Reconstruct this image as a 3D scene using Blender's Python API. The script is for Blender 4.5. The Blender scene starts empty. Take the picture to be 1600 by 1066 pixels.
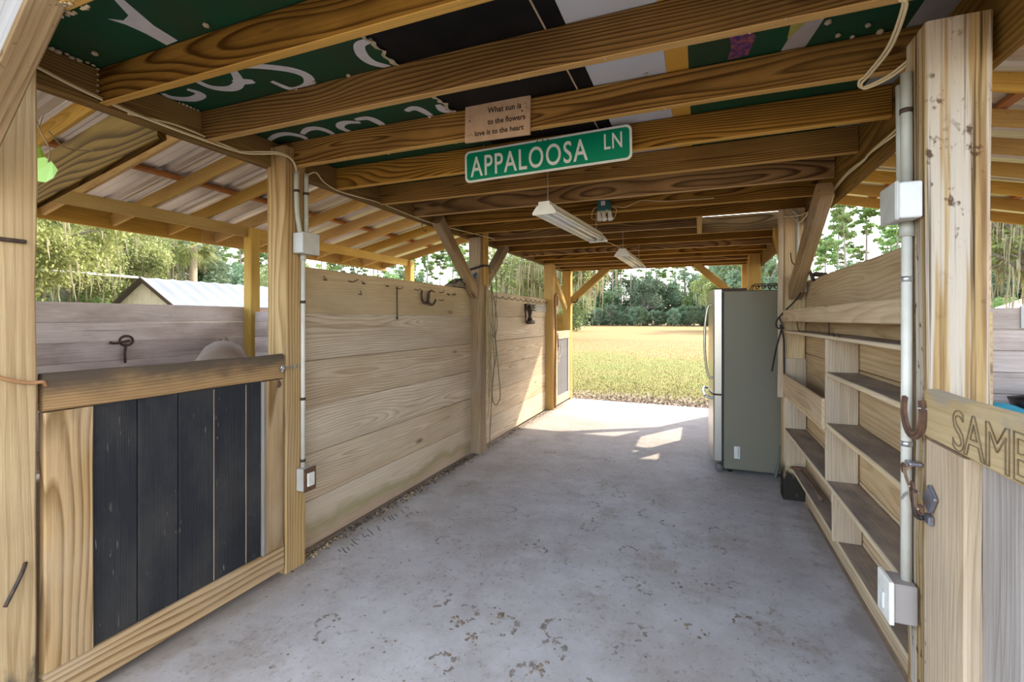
import bpy, bmesh, math, random
from mathutils import Vector, Matrix, Quaternion

random.seed(7)
S = bpy.context.scene
COL = S.collection
PI = math.pi

# ------------------------------------------------------------------ camera, sky, sun, exposure
cam_d = bpy.data.cameras.new('camera')
cam_d.sensor_width = 36.0
cam_d.lens = 733.0 / 1600.0 * 36.0
cam_d.shift_y = -33.5 / 1600.0
cam_d.clip_start = 0.05
cam_d.clip_end = 1500
cam = bpy.data.objects.new('camera', cam_d)
cam.location = (0, 0, 1.4)
cam.rotation_euler = (PI / 2, 0, math.atan2(293, 733))
COL.objects.link(cam)
S.camera = cam

S.view_settings.view_transform = 'Standard'
S.view_settings.look = 'None'
S.view_settings.gamma = 1.0
S.view_settings.use_curve_mapping = False
S.view_settings.exposure = 1.74
SKY_STRENGTH = 0.55
CLOUD_STRENGTH = 1.0
SUN_STRENGTH = 2.5

w = bpy.data.worlds.new('sky')
S.world = w
w.use_nodes = True
wt = w.node_tree
wt.nodes.clear()


def nd(t, kind, **kw):
    n = t.nodes.new(kind)
    for k, v in kw.items():
        setattr(n, k, v)
    return n


def lk(t, a, b):
    t.links.new(a, b)


sky = nd(wt, 'ShaderNodeTexSky', sky_type='NISHITA', sun_disc=False)
sky.sun_elevation = math.radians(37.7)
sky.sun_rotation = math.radians(31.7)
sky.air_density = 1.0
sky.dust_density = 1.2
tc = nd(wt, 'ShaderNodeTexCoord')
sx = nd(wt, 'ShaderNodeSeparateXYZ')
lk(wt, tc.outputs['Generated'], sx.inputs[0])
mz = nd(wt, 'ShaderNodeMath', operation='MAXIMUM')
lk(wt, sx.outputs[2], mz.inputs[0])
mz.inputs[1].default_value = 0.0
az = nd(wt, 'ShaderNodeMath', operation='ADD')
lk(wt, mz.outputs[0], az.inputs[0])
az.inputs[1].default_value = 0.18
dx = nd(wt, 'ShaderNodeMath', operation='DIVIDE')
dy = nd(wt, 'ShaderNodeMath', operation='DIVIDE')
lk(wt, sx.outputs[0], dx.inputs[0]); lk(wt, az.outputs[0], dx.inputs[1])
lk(wt, sx.outputs[1], dy.inputs[0]); lk(wt, az.outputs[0], dy.inputs[1])
cx = nd(wt, 'ShaderNodeCombineXYZ')
lk(wt, dx.outputs[0], cx.inputs[0]); lk(wt, dy.outputs[0], cx.inputs[1])
cn = nd(wt, 'ShaderNodeTexNoise')
cn.inputs['Scale'].default_value = 0.9
cn.inputs['Detail'].default_value = 7
cn.inputs['Roughness'].default_value = 0.58
lk(wt, cx.outputs[0], cn.inputs['Vector'])
cr = nd(wt, 'ShaderNodeValToRGB')
cr.color_ramp.elements[0].position = 0.38
cr.color_ramp.elements[1].position = 0.60
lk(wt, cn.outputs['Fac'], cr.inputs[0])
skm = nd(wt, 'ShaderNodeMix', data_type='RGBA', blend_type='MULTIPLY')
skm.inputs['Factor'].default_value = 1.0
lk(wt, sky.outputs[0], skm.inputs[6])
skm.inputs[7].default_value = (SKY_STRENGTH, SKY_STRENGTH, SKY_STRENGTH, 1)
cmx = nd(wt, 'ShaderNodeMix', data_type='RGBA')
lk(wt, cr.outputs[0], cmx.inputs['Factor'])
lk(wt, skm.outputs[2], cmx.inputs[6])
cmx.inputs[7].default_value = (CLOUD_STRENGTH, CLOUD_STRENGTH * 0.95, CLOUD_STRENGTH * 0.88, 1)
bg = nd(wt, 'ShaderNodeBackground')
lk(wt, cmx.outputs[2], bg.inputs['Color'])
wo = nd(wt, 'ShaderNodeOutputWorld')
lk(wt, bg.outputs[0], wo.inputs[0])

sun_d = bpy.data.lights.new('sun', 'SUN')
sun_d.energy = SUN_STRENGTH
sun_d.angle = math.radians(0.6)
sun_d.color = (1.0, 0.87, 0.68)
sun = bpy.data.objects.new('sun', sun_d)
sun.rotation_euler = Vector((0.68, 1.1, 1.0)).to_track_quat('Z', 'Y').to_euler()
sun.location = (20, 32, 30)
COL.objects.link(sun)


# ------------------------------------------------------------------ object helpers
WORLD = {}          # Empty -> its location (no rotation), to place children


def tag(o, label=None, cat=None, group=None, kind=None):
    if label: o['label'] = label
    if cat: o['category'] = cat
    if group: o['group'] = group
    if kind: o['kind'] = kind
    return o


def thing(name, loc, label=None, cat=None, group=None, kind=None):
    o = bpy.data.objects.new(name, None)
    o.empty_display_size = 0.1
    o.location = loc
    COL.objects.link(o)
    WORLD[o.name] = Vector(loc)
    return tag(o, label, cat, group, kind)


def link(name, mesh, mat, parent=None, M=None, label=None):
    """one mesh object; M is its world matrix (parents never rotate)."""
    o = bpy.data.objects.new(name, mesh)
    if mat is not None and not mesh.materials:
        mesh.materials.append(mat)
    M = M or Matrix()
    t = M.to_translation()
    if parent is not None:
        o.parent = parent
        t = t - WORLD[parent.name]
    o.location = t
    o.rotation_mode = 'QUATERNION'
    o.rotation_quaternion = M.to_quaternion()
    COL.objects.link(o)
    WORLD[o.name] = M.to_translation()
    if label: o['label'] = label
    return o


def sub(name, mesh, mat, parent, M=None, label=None):
    """a child of a (possibly rotated) mesh object, given its world matrix"""
    o = bpy.data.objects.new(name, mesh)
    if mat is not None and not mesh.materials:
        mesh.materials.append(mat)
    M = M or Matrix()
    o.parent = parent
    pm = Matrix.LocRotScale(WORLD[parent.name], parent.rotation_quaternion if parent.rotation_mode == 'QUATERNION' else None, None)
    L = pm.inverted() @ M
    o.rotation_mode = 'QUATERNION'
    o.location = L.to_translation()
    o.rotation_quaternion = L.to_quaternion()
    COL.objects.link(o)
    WORLD[o.name] = M.to_translation()
    if label: o['label'] = label
    return o


def mesh_from(name, v, f, smooth=False, mi=None):
    m = bpy.data.meshes.new(name)
    m.from_pydata(v, [], f)
    if smooth:
        m.polygons.foreach_set('use_smooth', [True] * len(m.polygons))
    if mi:
        m.polygons.foreach_set('material_index', mi)
    m.update()
    return m


_bar = {}


def bar_mesh(L, W, H, c=0.004, segs=1, jit=0.0, seed=0):
    """board along local X with chamfered long edges; jit bends and roughens it a little"""
    key = (round(L, 4), round(W, 4), round(H, 4), c, segs) if jit == 0 else None
    if key and key in _bar:
        return _bar[key]
    r = random.Random(seed)
    v, f = [], []
    c = min(c, W * 0.3, H * 0.3)
    for i in range(segs + 1):
        x = -L / 2 + L * i / segs
        oy = r.uniform(-jit, jit) * 0.5 if jit else 0
        oz = r.uniform(-jit, jit) * 0.5 if jit else 0
        hw = W / 2 + (r.uniform(-jit, jit * 0.2) if jit else 0)
        hh = H / 2 + (r.uniform(-jit, jit * 0.2) if jit else 0)
        for (y, z) in ((-hw + c, -hh), (hw - c, -hh), (hw, -hh + c), (hw, hh - c), (hw - c, hh), (-hw + c, hh), (-hw, hh - c), (-hw, -hh + c)):
            v.append((x, y + oy, z + oz))
    for i in range(segs):
        a, b = i * 8, i * 8 + 8
        for k in range(8):
            k2 = (k + 1) % 8
            f.append((a + k, b + k, b + k2, a + k2))
    f.append(tuple(range(0, 8)))
    f.append(tuple(range(segs * 8 + 7, segs * 8 - 1, -1)))
    f = [tuple(reversed(q)) for q in f]
    m = mesh_from('board', v, f)
    if key:
        _bar[key] = m
    return m


ROT = {'x': Matrix(), 'y': Matrix.Rotation(PI / 2, 4, 'Z'), 'z': Matrix.Rotation(-PI / 2, 4, 'Y')}
_seed = [0]


def box(name, x0, x1, y0, y1, z0, z1, mat, parent=None, g='x', c=0.004, segs=1, jit=0.0, label=None, rot=None):
    """board filling the world box, grain along g"""
    dx_, dy_, dz_ = abs(x1 - x0), abs(y1 - y0), abs(z1 - z0)
    dims = {'x': (dx_, dy_, dz_), 'y': (dy_, dx_, dz_), 'z': (dz_, dy_, dx_)}[g]
    _seed[0] += 1
    m = bar_mesh(*dims, c=c, segs=segs, jit=jit, seed=_seed[0])
    m = m if jit else matmesh(m, mat)
    M = Matrix.Translation(((x0 + x1) / 2, (y0 + y1) / 2, (z0 + z1) / 2)) @ ROT[g]
    if rot is not None:
        M = Matrix.Translation(((x0 + x1) / 2, (y0 + y1) / 2, (z0 + z1) / 2)) @ rot @ ROT[g]
    if parent is not None and parent.type == 'MESH':
        return sub(name, m, mat, parent, M, label)
    return link(name, m, mat, parent, M, label)


_mm = {}


def matmesh(m, mat):
    """alike boards of one material share one mesh"""
    k = (m.name, mat.name if mat else '')
    if k not in _mm:
        c = m.copy()
        c.materials.clear()
        if mat: c.materials.append(mat)
        _mm[k] = c
    return _mm[k]


def beam(name, p0, p1, wd, h, mat, parent=None, up=(0, 0, 1), c=0.004, segs=1, jit=0.0, label=None):
    p0, p1 = Vector(p0), Vector(p1)
    d = p1 - p0
    L = d.length
    X_ = d.normalized()
    Z_ = Vector(up)
    Y_ = Z_.cross(X_).normalized()
    Z_ = X_.cross(Y_)
    R = Matrix((X_, Y_, Z_)).transposed().to_4x4()
    _seed[0] += 1
    m = bar_mesh(L, wd, h, c=c, segs=segs, jit=jit, seed=_seed[0])
    m = m if jit else matmesh(m, mat)
    M = Matrix.Translation((p0 + p1) / 2) @ R
    if parent is not None and parent.type == 'MESH':
        return sub(name, m, mat, parent, M, label)
    return link(name, m, mat, parent, M, label)


def smooth_pts(pts, n=6):
    P = [Vector(p) for p in pts]
    if len(P) < 3:
        return P
    out = []
    for i in range(len(P) - 1):
        a, b = P[max(i - 1, 0)], P[i]
        c_, d = P[i + 1], P[min(i + 2, len(P) - 1)]
        for k in range(n):
            t = k / n
            out.append(0.5 * ((2 * b) + (c_ - a) * t + (2 * a - 5 * b + 4 * c_ - d) * t * t + (3 * b - a - 3 * c_ + d) * t ** 3))
    out.append(P[-1])
    return out


def tube_geo(pts, r, sides=8, v=None, f=None, radii=None, caps=True):
    v = [] if v is None else v
    f = [] if f is None else f
    P = [Vector(p) for p in pts]
    n = len(P)
    base = len(v)
    t0 = (P[1] - P[0]).normalized()
    nrm = t0.orthogonal().normalized()
    for i in range(n):
        t = (P[min(i + 1, n - 1)] - P[max(i - 1, 0)])
        if t.length < 1e-9: t = t0
        t.normalize()
        nrm = (nrm - t * nrm.dot(t))
        if nrm.length < 1e-6: nrm = t.orthogonal()
        nrm.normalize()
        b = t.cross(nrm)
        rr = radii[i] if radii else r
        for k in range(sides):
            a = 2 * PI * k / sides
            v.append(tuple(P[i] + nrm * (math.cos(a) * rr) + b * (math.sin(a) * rr)))
    for i in range(n - 1):
        for k in range(sides):
            a = base + i * sides + k
            a2 = base + i * sides + (k + 1) % sides
            f.append((a, a2, a2 + sides, a + sides))
    if caps:
        f.append(tuple(base + k for k in range(sides - 1, -1, -1)))
        f.append(tuple(base + (n - 1) * sides + k for k in range(sides)))
    return v, f


def tube(name, pts, r, mat, parent=None, sides=8, smooth=True, n=6, radii=None, label=None, org=None):
    P = smooth_pts(pts, n) if n > 1 else [Vector(p) for p in pts]
    o = Vector(org) if org else P[0].copy()
    if radii and len(radii) != len(P):
        radii = [radii[0] + (radii[-1] - radii[0]) * i / (len(P) - 1) for i in range(len(P))]
    v, f = tube_geo([p - o for p in P], r, sides, radii=radii)
    m = mesh_from(name, v, f, smooth)
    M = Matrix.Translation(o)
    if parent is not None and parent.type == 'MESH':
        return sub(name, m, mat, parent, M, label)
    return link(name, m, mat, parent, M, label)


def multi_tube(name, lines, r, mat, parent=None, sides=6, n=5, label=None, org=None):
    o = Vector(org) if org else Vector(lines[0][0])
    v, f = [], []
    for L in lines:
        P = smooth_pts(L, n) if n > 1 else [Vector(p) for p in L]
        tube_geo([p - o for p in P], r, sides, v, f)
    m = mesh_from(name, v, f, True)
    M = Matrix.Translation(o)
    if parent is not None and parent.type == 'MESH':
        return sub(name, m, mat, parent, M, label)
    return link(name, m, mat, parent, M, label)


def ribbons(name, strokes, width, z, mat, parent, thick=0.0):
    """flat painted strokes lying in a horizontal plane; width may taper"""
    v, f = [], []
    for st in strokes:
        P = smooth_pts([(p[0], p[1], 0) for p in st], 5) if len(st) > 2 else [Vector((p[0], p[1], 0)) for p in st]
        n = len(P)
        b = len(v)
        for i, p in enumerate(P):
            t = (P[min(i + 1, n - 1)] - P[max(i - 1, 0)]).normalized()
            s = Vector((-t.y, t.x, 0))
            p.z = (1 if z < 1 else -1) * 0.0002 * strokes.index(st)
            wd = width * (0.45 + 0.55 * math.sin(PI * min(max((i + 0.6) / (n + 0.2), 0), 1)))
            v.append(tuple(p + s * wd / 2)); v.append(tuple(p - s * wd / 2))
        for i in range(n - 1):
            f.append((b + 2 * i, b + 2 * i + 1, b + 2 * i + 3, b + 2 * i + 2))
    c = Vector((sum(p[0] for p in v) / len(v), sum(p[1] for p in v) / len(v), 0))
    v = [(p[0] - c.x, p[1] - c.y, p[2]) for p in v]
    m = mesh_from(name, v, f)
    M = Matrix.Translation((c.x, c.y, z))
    if parent.type == 'MESH':
        return sub(name, m, mat, parent, M)
    return link(name, m, mat, parent, M)


def text_mesh(body, size, xs=1.0, extrude=0.0008, outline=0.0, align='LEFT', spacing=1.0, offset=0.0):
    cu = bpy.data.curves.new('lettering', 'FONT')
    cu.body = body
    cu.size = size
    cu.align_x = align
    cu.space_character = spacing
    cu.resolution_u = 4
    cu.offset = offset
    if outline:
        cu.fill_mode = 'NONE' if hasattr(cu, 'fill_mode') else cu.fill_mode
        cu.bevel_depth = outline
        cu.bevel_resolution = 1
    else:
        cu.extrude = extrude
    o = bpy.data.objects.new('tmp', cu)
    COL.objects.link(o)
    dg = bpy.context.evaluated_depsgraph_get()
    dg.update()
    m = bpy.data.meshes.new_from_object(o.evaluated_get(dg))
    bpy.data.objects.remove(o)
    bpy.data.curves.remove(cu)
    m.transform(Matrix.Diagonal((xs, 1, 1, 1)))
    m.materials.clear()
    return m


def prism(name, prof, a0, a1, axis, mat, parent=None, label=None, org=(0, 0, 0), smooth=False):
    """closed profile of 2-D points extruded along an axis ('y': profile is x,z; 'x': profile is y,z; 'z': x,y)"""
    v, f = [], []
    n = len(prof)
    for a in (a0, a1):
        for (p, q) in prof:
            v.append({'y': (p, a, q), 'x': (a, p, q), 'z': (p, q, a)}[axis])
    for i in range(n):
        j = (i + 1) % n
        f.append((i, j, n + j, n + i))
    f.append(tuple(range(n - 1, -1, -1)))
    f.append(tuple(range(n, 2 * n)))
    o = Vector(org)
    v = [tuple(Vector(p) - o) for p in v]
    m = mesh_from(name, v, f, smooth)
    bm = bmesh.new(); bm.from_mesh(m)
    bmesh.ops.recalc_face_normals(bm, faces=bm.faces)
    bm.to_mesh(m); bm.free()
    M = Matrix.Translation(o)
    if parent is not None and parent.type == 'MESH':
        return sub(name, m, mat, parent, M, label)
    return link(name, m, mat, parent, M, label)


def rbox_mesh(dx_, dy_, dz_, r=0.01, seg=2):
    bm = bmesh.new()
    bmesh.ops.create_cube(bm, size=1.0)
    bmesh.ops.scale(bm, vec=(dx_, dy_, dz_), verts=bm.verts)
    if r > 0:
        bmesh.ops.bevel(bm, geom=bm.edges[:], offset=r, segments=seg, profile=0.5, affect='EDGES')
    m = bpy.data.meshes.new('rounded')
    bm.to_mesh(m); bm.free()
    return m


def rbox(name, x0, x1, y0, y1, z0, z1, mat, parent=None, r=0.006, seg=2, label=None, rot=None):
    m = rbox_mesh(x1 - x0, y1 - y0, z1 - z0, r, seg)
    M = Matrix.Translation(((x0 + x1) / 2, (y0 + y1) / 2, (z0 + z1) / 2))
    if rot is not None: M = M @ rot
    if parent is not None and parent.type == 'MESH':
        return sub(name, m, mat, parent, M, label)
    return link(name, m, mat, parent, M, label)


# ------------------------------------------------------------------ materials
def new_mat(name):
    m = bpy.data.materials.new(name)
    m.use_nodes = True
    t = m.node_tree
    t.nodes.clear()
    out = nd(t, 'ShaderNodeOutputMaterial')
    b = nd(t, 'ShaderNodeBsdfPrincipled')
    lk(t, b.outputs[0], out.inputs[0])
    return m, t, b


def plain(name, col, rough=0.5, metal=0.0, var=0.12, scale=9.0, bump=0.0, dirt=None, dirt_amt=0.4, spec=0.4):
    m, t, b = new_mat(name)
    tc = nd(t, 'ShaderNodeTexCoord')
    n = nd(t, 'ShaderNodeTexNoise')
    n.inputs['Scale'].default_value = scale
    n.inputs['Detail'].default_value = 5
    lk(t, tc.outputs['Object'], n.inputs['Vector'])
    mx = nd(t, 'ShaderNodeMix', data_type='RGBA')
    d = dirt or tuple(c * (1 - dirt_amt) for c in col)
    rp = nd(t, 'ShaderNodeMapRange')
    lk(t, n.outputs['Fac'], rp.inputs[0])
    rp.inputs[1].default_value = 0.4; rp.inputs[2].default_value = 0.75
    rp.inputs[3].default_value = 0.0; rp.inputs[4].default_value = var * 4 if dirt else var * 3
    lk(t, rp.outputs[0], mx.inputs['Factor'])
    mx.inputs[6].default_value = (*col, 1)
    mx.inputs[7].default_value = (*d, 1)
    lk(t, mx.outputs[2], b.inputs['Base Color'])
    b.inputs['Roughness'].default_value = rough
    b.inputs['Metallic'].default_value = metal
    b.inputs['Specular IOR Level'].default_value = spec
    if bump:
        bp = nd(t, 'ShaderNodeBump')
        bp.inputs['Strength'].default_value = bump
        bp.inputs['Distance'].default_value = 0.004
        n2 = nd(t, 'ShaderNodeTexNoise')
        n2.inputs['Scale'].default_value = scale * 6
        n2.inputs['Detail'].default_value = 4
        lk(t, tc.outputs['Object'], n2.inputs['Vector'])
        lk(t, n2.outputs['Fac'], bp.inputs['Height'])
        lk(t, bp.outputs[0], b.inputs['Normal'])
    return m


def mth(t, op, a, b=None, clamp=False):
    n = nd(t, 'ShaderNodeMath', operation=op)
    n.use_clamp = clamp
    for i, q in enumerate((a, b)):
        if q is None: continue
        if isinstance(q, (int, float)): n.inputs[i].default_value = q
        else: lk(t, q, n.inputs[i])
    return n.outputs[0]


def mixc(t, fac, a, b, blend='MIX'):
    n = nd(t, 'ShaderNodeMix', data_type='RGBA', blend_type=blend)
    if isinstance(fac, (int, float)): n.inputs['Factor'].default_value = fac
    else: lk(t, fac, n.inputs['Factor'])
    for i, q in ((6, a), (7, b)):
        if isinstance(q, tuple): n.inputs[i].default_value = (*q, 1)
        else: lk(t, q, n.inputs[i])
    return n.outputs[2]


def rng(t, x, a, b, c=0.0, d=1.0, smooth=False):
    n = nd(t, 'ShaderNodeMapRange')
    if smooth: n.interpolation_type = 'SMOOTHSTEP'
    lk(t, x, n.inputs[0])
    n.inputs[1].default_value = a; n.inputs[2].default_value = b
    n.inputs[3].default_value = c; n.inputs[4].default_value = d
    return n.outputs[0]


def vscale(t, v, s):
    n = nd(t, 'ShaderNodeVectorMath', operation='MULTIPLY')
    lk(t, v, n.inputs[0])
    n.inputs[1].default_value = s
    return n.outputs[0]


def noise(t, v, scale, detail=4, rough=0.55):
    n = nd(t, 'ShaderNodeTexNoise')
    n.inputs['Scale'].default_value = scale
    n.inputs['Detail'].default_value = detail
    n.inputs['Roughness'].default_value = rough
    lk(t, v, n.inputs['Vector'])
    return n


def wood(name, light, dark, ring=0.7, pitch=0.008, warp=0.05, fine=0.35, crack=0.0, stain=None, stain_amt=0.0,
         knots=0.5, vary=0.18, rough=0.75, base=None, top=None, algae=None, dust=None, bump=0.35, pith=0.10, speck=0.0, bands=None, rot=0.0, scratch=0.0, crk=(34, 0.62, 0.70)):
    """sawn softwood: growth rings cut by the board, fine streaks along local X, knots, weathering"""
    m, t, b = new_mat(name)
    tc = nd(t, 'ShaderNodeTexCoord')
    oi = nd(t, 'ShaderNodeObjectInfo')
    wn = nd(t, 'ShaderNodeTexWhiteNoise', noise_dimensions='1D')
    lk(t, oi.outputs['Random'], wn.inputs['W'])
    off = nd(t, 'ShaderNodeVectorMath', operation='MULTIPLY')
    sb = nd(t, 'ShaderNodeVectorMath', operation='SUBTRACT')
    lk(t, wn.outputs['Color'], sb.inputs[0]); sb.inputs[1].default_value = (0.5, 0.5, 0.5)
    lk(t, sb.outputs[0], off.inputs[0]); off.inputs[1].default_value = (60, pith * 2, pith * 2)
    ad = nd(t, 'ShaderNodeVectorMath', operation='ADD')
    lk(t, tc.outputs['Object'], ad.inputs[0]); lk(t, off.outputs[0], ad.inputs[1])
    V = ad.outputs[0]
    # slow wander of the pith
    wv = noise(t, vscale(t, V, (0.55, 2.2, 2.2)), 1.0, 2)
    ws = nd(t, 'ShaderNodeVectorMath', operation='SUBTRACT')
    lk(t, wv.outputs['Color'], ws.inputs[0]); ws.inputs[1].default_value = (0.5, 0.5, 0.5)
    wm = vscale(t, ws.outputs[0], (0, warp * 3, warp * 3))
    va = nd(t, 'ShaderNodeVectorMath', operation='ADD')
    lk(t, V, va.inputs[0]); lk(t, wm, va.inputs[1])
    flat = vscale(t, va.outputs[0], (0, 1, 1))
    ln = nd(t, 'ShaderNodeVectorMath', operation='LENGTH')
    lk(t, flat, ln.inputs[0])
    ph = mth(t, 'FRACT', mth(t, 'MULTIPLY', ln.outputs['Value'], 1.0 / pitch))
    rp = nd(t, 'ShaderNodeValToRGB')
    e = rp.color_ramp.elements
    e[0].position = 0.0; e[0].color = (0.0, 0, 0, 1)
    e[1].position = 1.0; e[1].color = (0.15, 0.15, 0.15, 1)
    q = e.new(0.45); q.color = (0.2, 0.2, 0.2, 1)
    q = e.new(0.86); q.color = (1, 1, 1, 1)
    lk(t, ph, rp.inputs[0])
    rings = rp.outputs[0]
    gr = noise(t, vscale(t, V, (2.5, 90, 90)), 1.0, 4, 0.6)
    gf = rng(t, gr.outputs['Fac'], 0.3, 0.75)
    big = noise(t, vscale(t, V, (1.2, 5, 5)), 1.0, 3)
    fac = mth(t, 'ADD', mth(t, 'MULTIPLY', rings, ring), mth(t, 'MULTIPLY', gf, fine))
    fac = mth(t, 'ADD', fac, rng(t, big.outputs['Fac'], 0.3, 0.75, -0.2, 0.3), clamp=True)
    col = mixc(t, fac, light, dark)
    if knots:
        vo = nd(t, 'ShaderNodeTexVoronoi')
        vo.inputs['Scale'].default_value = 1.0
        lk(t, vscale(t, V, (1.5, 5.0, 5.0)), vo.inputs['Vector'])
        k1 = rng(t, vo.outputs['Distance'], 0.05, 0.13, 1.0, 0.0, True)
        sc = nd(t, 'ShaderNodeSeparateColor')
        lk(t, vo.outputs['Color'], sc.inputs[0])
        gate = mth(t, 'GREATER_THAN', sc.outputs[0], 1 - knots * 0.55)
        col = mixc(t, mth(t, 'MULTIPLY', mth(t, 'MULTIPLY', k1, gate), 0.75), col, tuple(c * 0.32 for c in dark))
    if bands:     # weather-bleached strips between the golden ones
        bd_ = noise(t, vscale(t, V, (0.45, 20, 20)), 1.0, 4, 0.6)
        col = mixc(t, rng(t, bd_.outputs['Fac'], 0.49, 0.57, 0, 0.9, True), col, bands)
    if scratch:   # short pale scuffs through the paint
        s1 = noise(t, vscale(t, V, (14, 90, 90)), 1.0, 2, 0.5)
        s2 = noise(t, vscale(t, V, (3, 6, 6)), 1.0, 3)
        sf_ = mth(t, 'MULTIPLY', rng(t, s1.outputs['Fac'], 0.69, 0.73), rng(t, s2.outputs['Fac'], 0.48, 0.62, 0, scratch))
        col = mixc(t, sf_, col, (0.34, 0.31, 0.27))
    if rot:       # small rotten pits in the soft strips
        rt = noise(t, vscale(t, V, (22, 34, 34)), 1.0, 3, 0.6)
        rg = noise(t, vscale(t, V, (2.2, 7, 7)), 1.0, 2)
        rf = mth(t, 'MULTIPLY', rng(t, rt.outputs['Fac'], 0.58, 0.66), rng(t, rg.outputs['Fac'], 0.50, 0.60, 0, rot))
        col = mixc(t, rf, col, (0.07, 0.03, 0.012))
    if crack:
        ck = noise(t, vscale(t, V, (0.8, crk[0], crk[0])), 1.0, 3, 0.6)
        cf = rng(t, ck.outputs['Fac'], crk[1], crk[2], 0, crack)
        col = mixc(t, cf, col, tuple(c * 0.35 for c in dark))
    if stain:
        sn = noise(t, vscale(t, V, (1.6, 3.5, 3.5)), 1.0, 5, 0.65)
        sf = rng(t, sn.outputs['Fac'], 0.45, 0.72, 0, stain_amt)
        col = mixc(t, sf, col, stain)
    if speck:
        sp = noise(t, vscale(t, V, (30, 40, 40)), 1.0, 2)
        col = mixc(t, rng(t, sp.outputs['Fac'], 0.66, 0.72, 0, speck), col, tuple(c * 0.25 for c in dark))
    sg = nd(t, 'ShaderNodeSeparateXYZ')
    lk(t, tc.outputs['Generated'], sg.inputs[0])
    bn = noise(t, vscale(t, V, (7, 14, 14)), 1.0, 4)
    if base:      # (colour, share of the length darkened by splash and rot, amount)
        bx = mth(t, 'ADD', sg.outputs[0], rng(t, bn.outputs['Fac'], 0.3, 0.7, -base[1] * 0.5, base[1] * 0.5))
        col = mixc(t, rng(t, bx, base[1] * 0.5, base[1] * 1.2, base[2], 0.0, True), col, base[0])
    if top:       # (colour, share of the height from the top edge, amount): grime on the top edge of a rail
        tx = mth(t, 'ADD', sg.outputs[2], rng(t, bn.outputs['Fac'], 0.3, 0.7, -0.25, 0.25))
        col = mixc(t, rng(t, tx, 1 - top[1] * 1.2, 1.0, 0.0, top[2], True), col, top[0])
    if algae:
        an = noise(t, vscale(t, V, (1.6, 1, 1)), 1.0, 3)
        ax = mth(t, 'SUBTRACT', sg.outputs[2], rng(t, an.outputs['Fac'], 0.3, 0.7, 0.15, 0.55))
        ab = mth(t, 'ABSOLUTE', ax)
        col = mixc(t, rng(t, ab, 0.0, 0.3, 0.6, 0.0, True), col, algae)
        col = mixc(t, rng(t, ax, -0.22, -0.05, 0.35, 0.0, True), col, (0.42, 0.24, 0.16))
    if dust:
        ge = nd(t, 'ShaderNodeNewGeometry')
        sn2 = nd(t, 'ShaderNodeSeparateXYZ')
        lk(t, ge.outputs['True Normal'], sn2.inputs[0])
        dn = noise(t, vscale(t, V, (4, 9, 9)), 1.0, 4)
        up = mth(t, 'MULTIPLY', rng(t, sn2.outputs[2], 0.6, 0.9), rng(t, dn.outputs['Fac'], 0.25, 0.6, 0.55, 1.0))
        col = mixc(t, up, col, dust)
    hv = nd(t, 'ShaderNodeHueSaturation')
    lk(t, col, hv.inputs['Color'])
    sc2 = nd(t, 'ShaderNodeSeparateColor')
    lk(t, wn.outputs['Color'], sc2.inputs[0])
    lk(t, rng(t, sc2.outputs[2], 0, 1, 1 - vary, 1 + vary * 0.8), hv.inputs['Value'])
    lk(t, rng(t, sc2.outputs[1], 0, 1, 0.88, 1.1), hv.inputs['Saturation'])
    lk(t, hv.outputs[0], b.inputs['Base Color'])
    b.inputs['Roughness'].default_value = rough
    b.inputs['Specular IOR Level'].default_value = 0.07
    if bump:
        bp = nd(t, 'ShaderNodeBump')
        bp.inputs['Strength'].default_value = bump
        bp.inputs['Distance'].default_value = 0.003
        h = mth(t, 'ADD', mth(t, 'MULTIPLY', rings, 0.5), gf)
        h = mth(t, 'MULTIPLY', h, -1.0)
        lk(t, h, bp.inputs['Height'])
        lk(t, bp.outputs[0], b.inputs['Normal'])
    return m


W_JOIST = wood('wood_joist', (0.40, 0.225, 0.068), (0.085, 0.040, 0.012), ring=0.9, pitch=0.013, warp=0.075, fine=0.28, knots=0.35, vary=0.28, stain=(0.12, 0.065, 0.022), stain_amt=0.55)
W_UNDERLIT = wood('wood_joist_underlit', (0.60, 0.37, 0.13), (0.34, 0.19, 0.06), ring=0.25, pitch=0.010, fine=0.4, knots=0.15, vary=0.15)  # lit copy of the joist wood: floor bounce put into the colour
W_HEAD = wood('wood_header', (0.27, 0.165, 0.058), (0.09, 0.048, 0.015), ring=0.6, pitch=0.012, fine=0.3)
W_POST = wood('wood_post', (0.52, 0.335, 0.125), (0.24, 0.13, 0.035), ring=0.7, pitch=0.018, fine=0.4, crack=0.35, knots=0.5, stain=(0.40, 0.30, 0.19), stain_amt=0.35)
W_POSTG = wood('wood_post_weathered', (0.46, 0.31, 0.125), (0.19, 0.095, 0.028), ring=0.55, pitch=0.015, warp=0.03, fine=0.6, crack=0.95, knots=0.0, bands=(0.47, 0.40, 0.315), rot=0.9, vary=0.03, bump=0.7, crk=(52, 0.55, 0.66))
W_POSTD = wood('wood_post_damp', (0.38, 0.255, 0.13), (0.17, 0.10, 0.045), ring=0.5, pitch=0.014, fine=0.4, crack=0.5, knots=0.4, stain=(0.36, 0.29, 0.23), stain_amt=0.5)
W_POST0 = wood('wood_post_stained', (0.54, 0.40, 0.22), (0.32, 0.20, 0.09), ring=0.5, pitch=0.022, fine=0.4, crack=0.35, knots=0.3, stain=(0.34, 0.22, 0.12), stain_amt=0.5, base=((0.07, 0.06, 0.05), 0.10, 0.9))
W_ROT = wood('wood_post_rotten', (0.60, 0.44, 0.25), (0.30, 0.19, 0.09), ring=0.4, pitch=0.014, fine=0.4, crack=0.4, stain=(0.36, 0.28, 0.18), stain_amt=0.5, base=((0.03, 0.025, 0.02), 0.13, 1.0))
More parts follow.
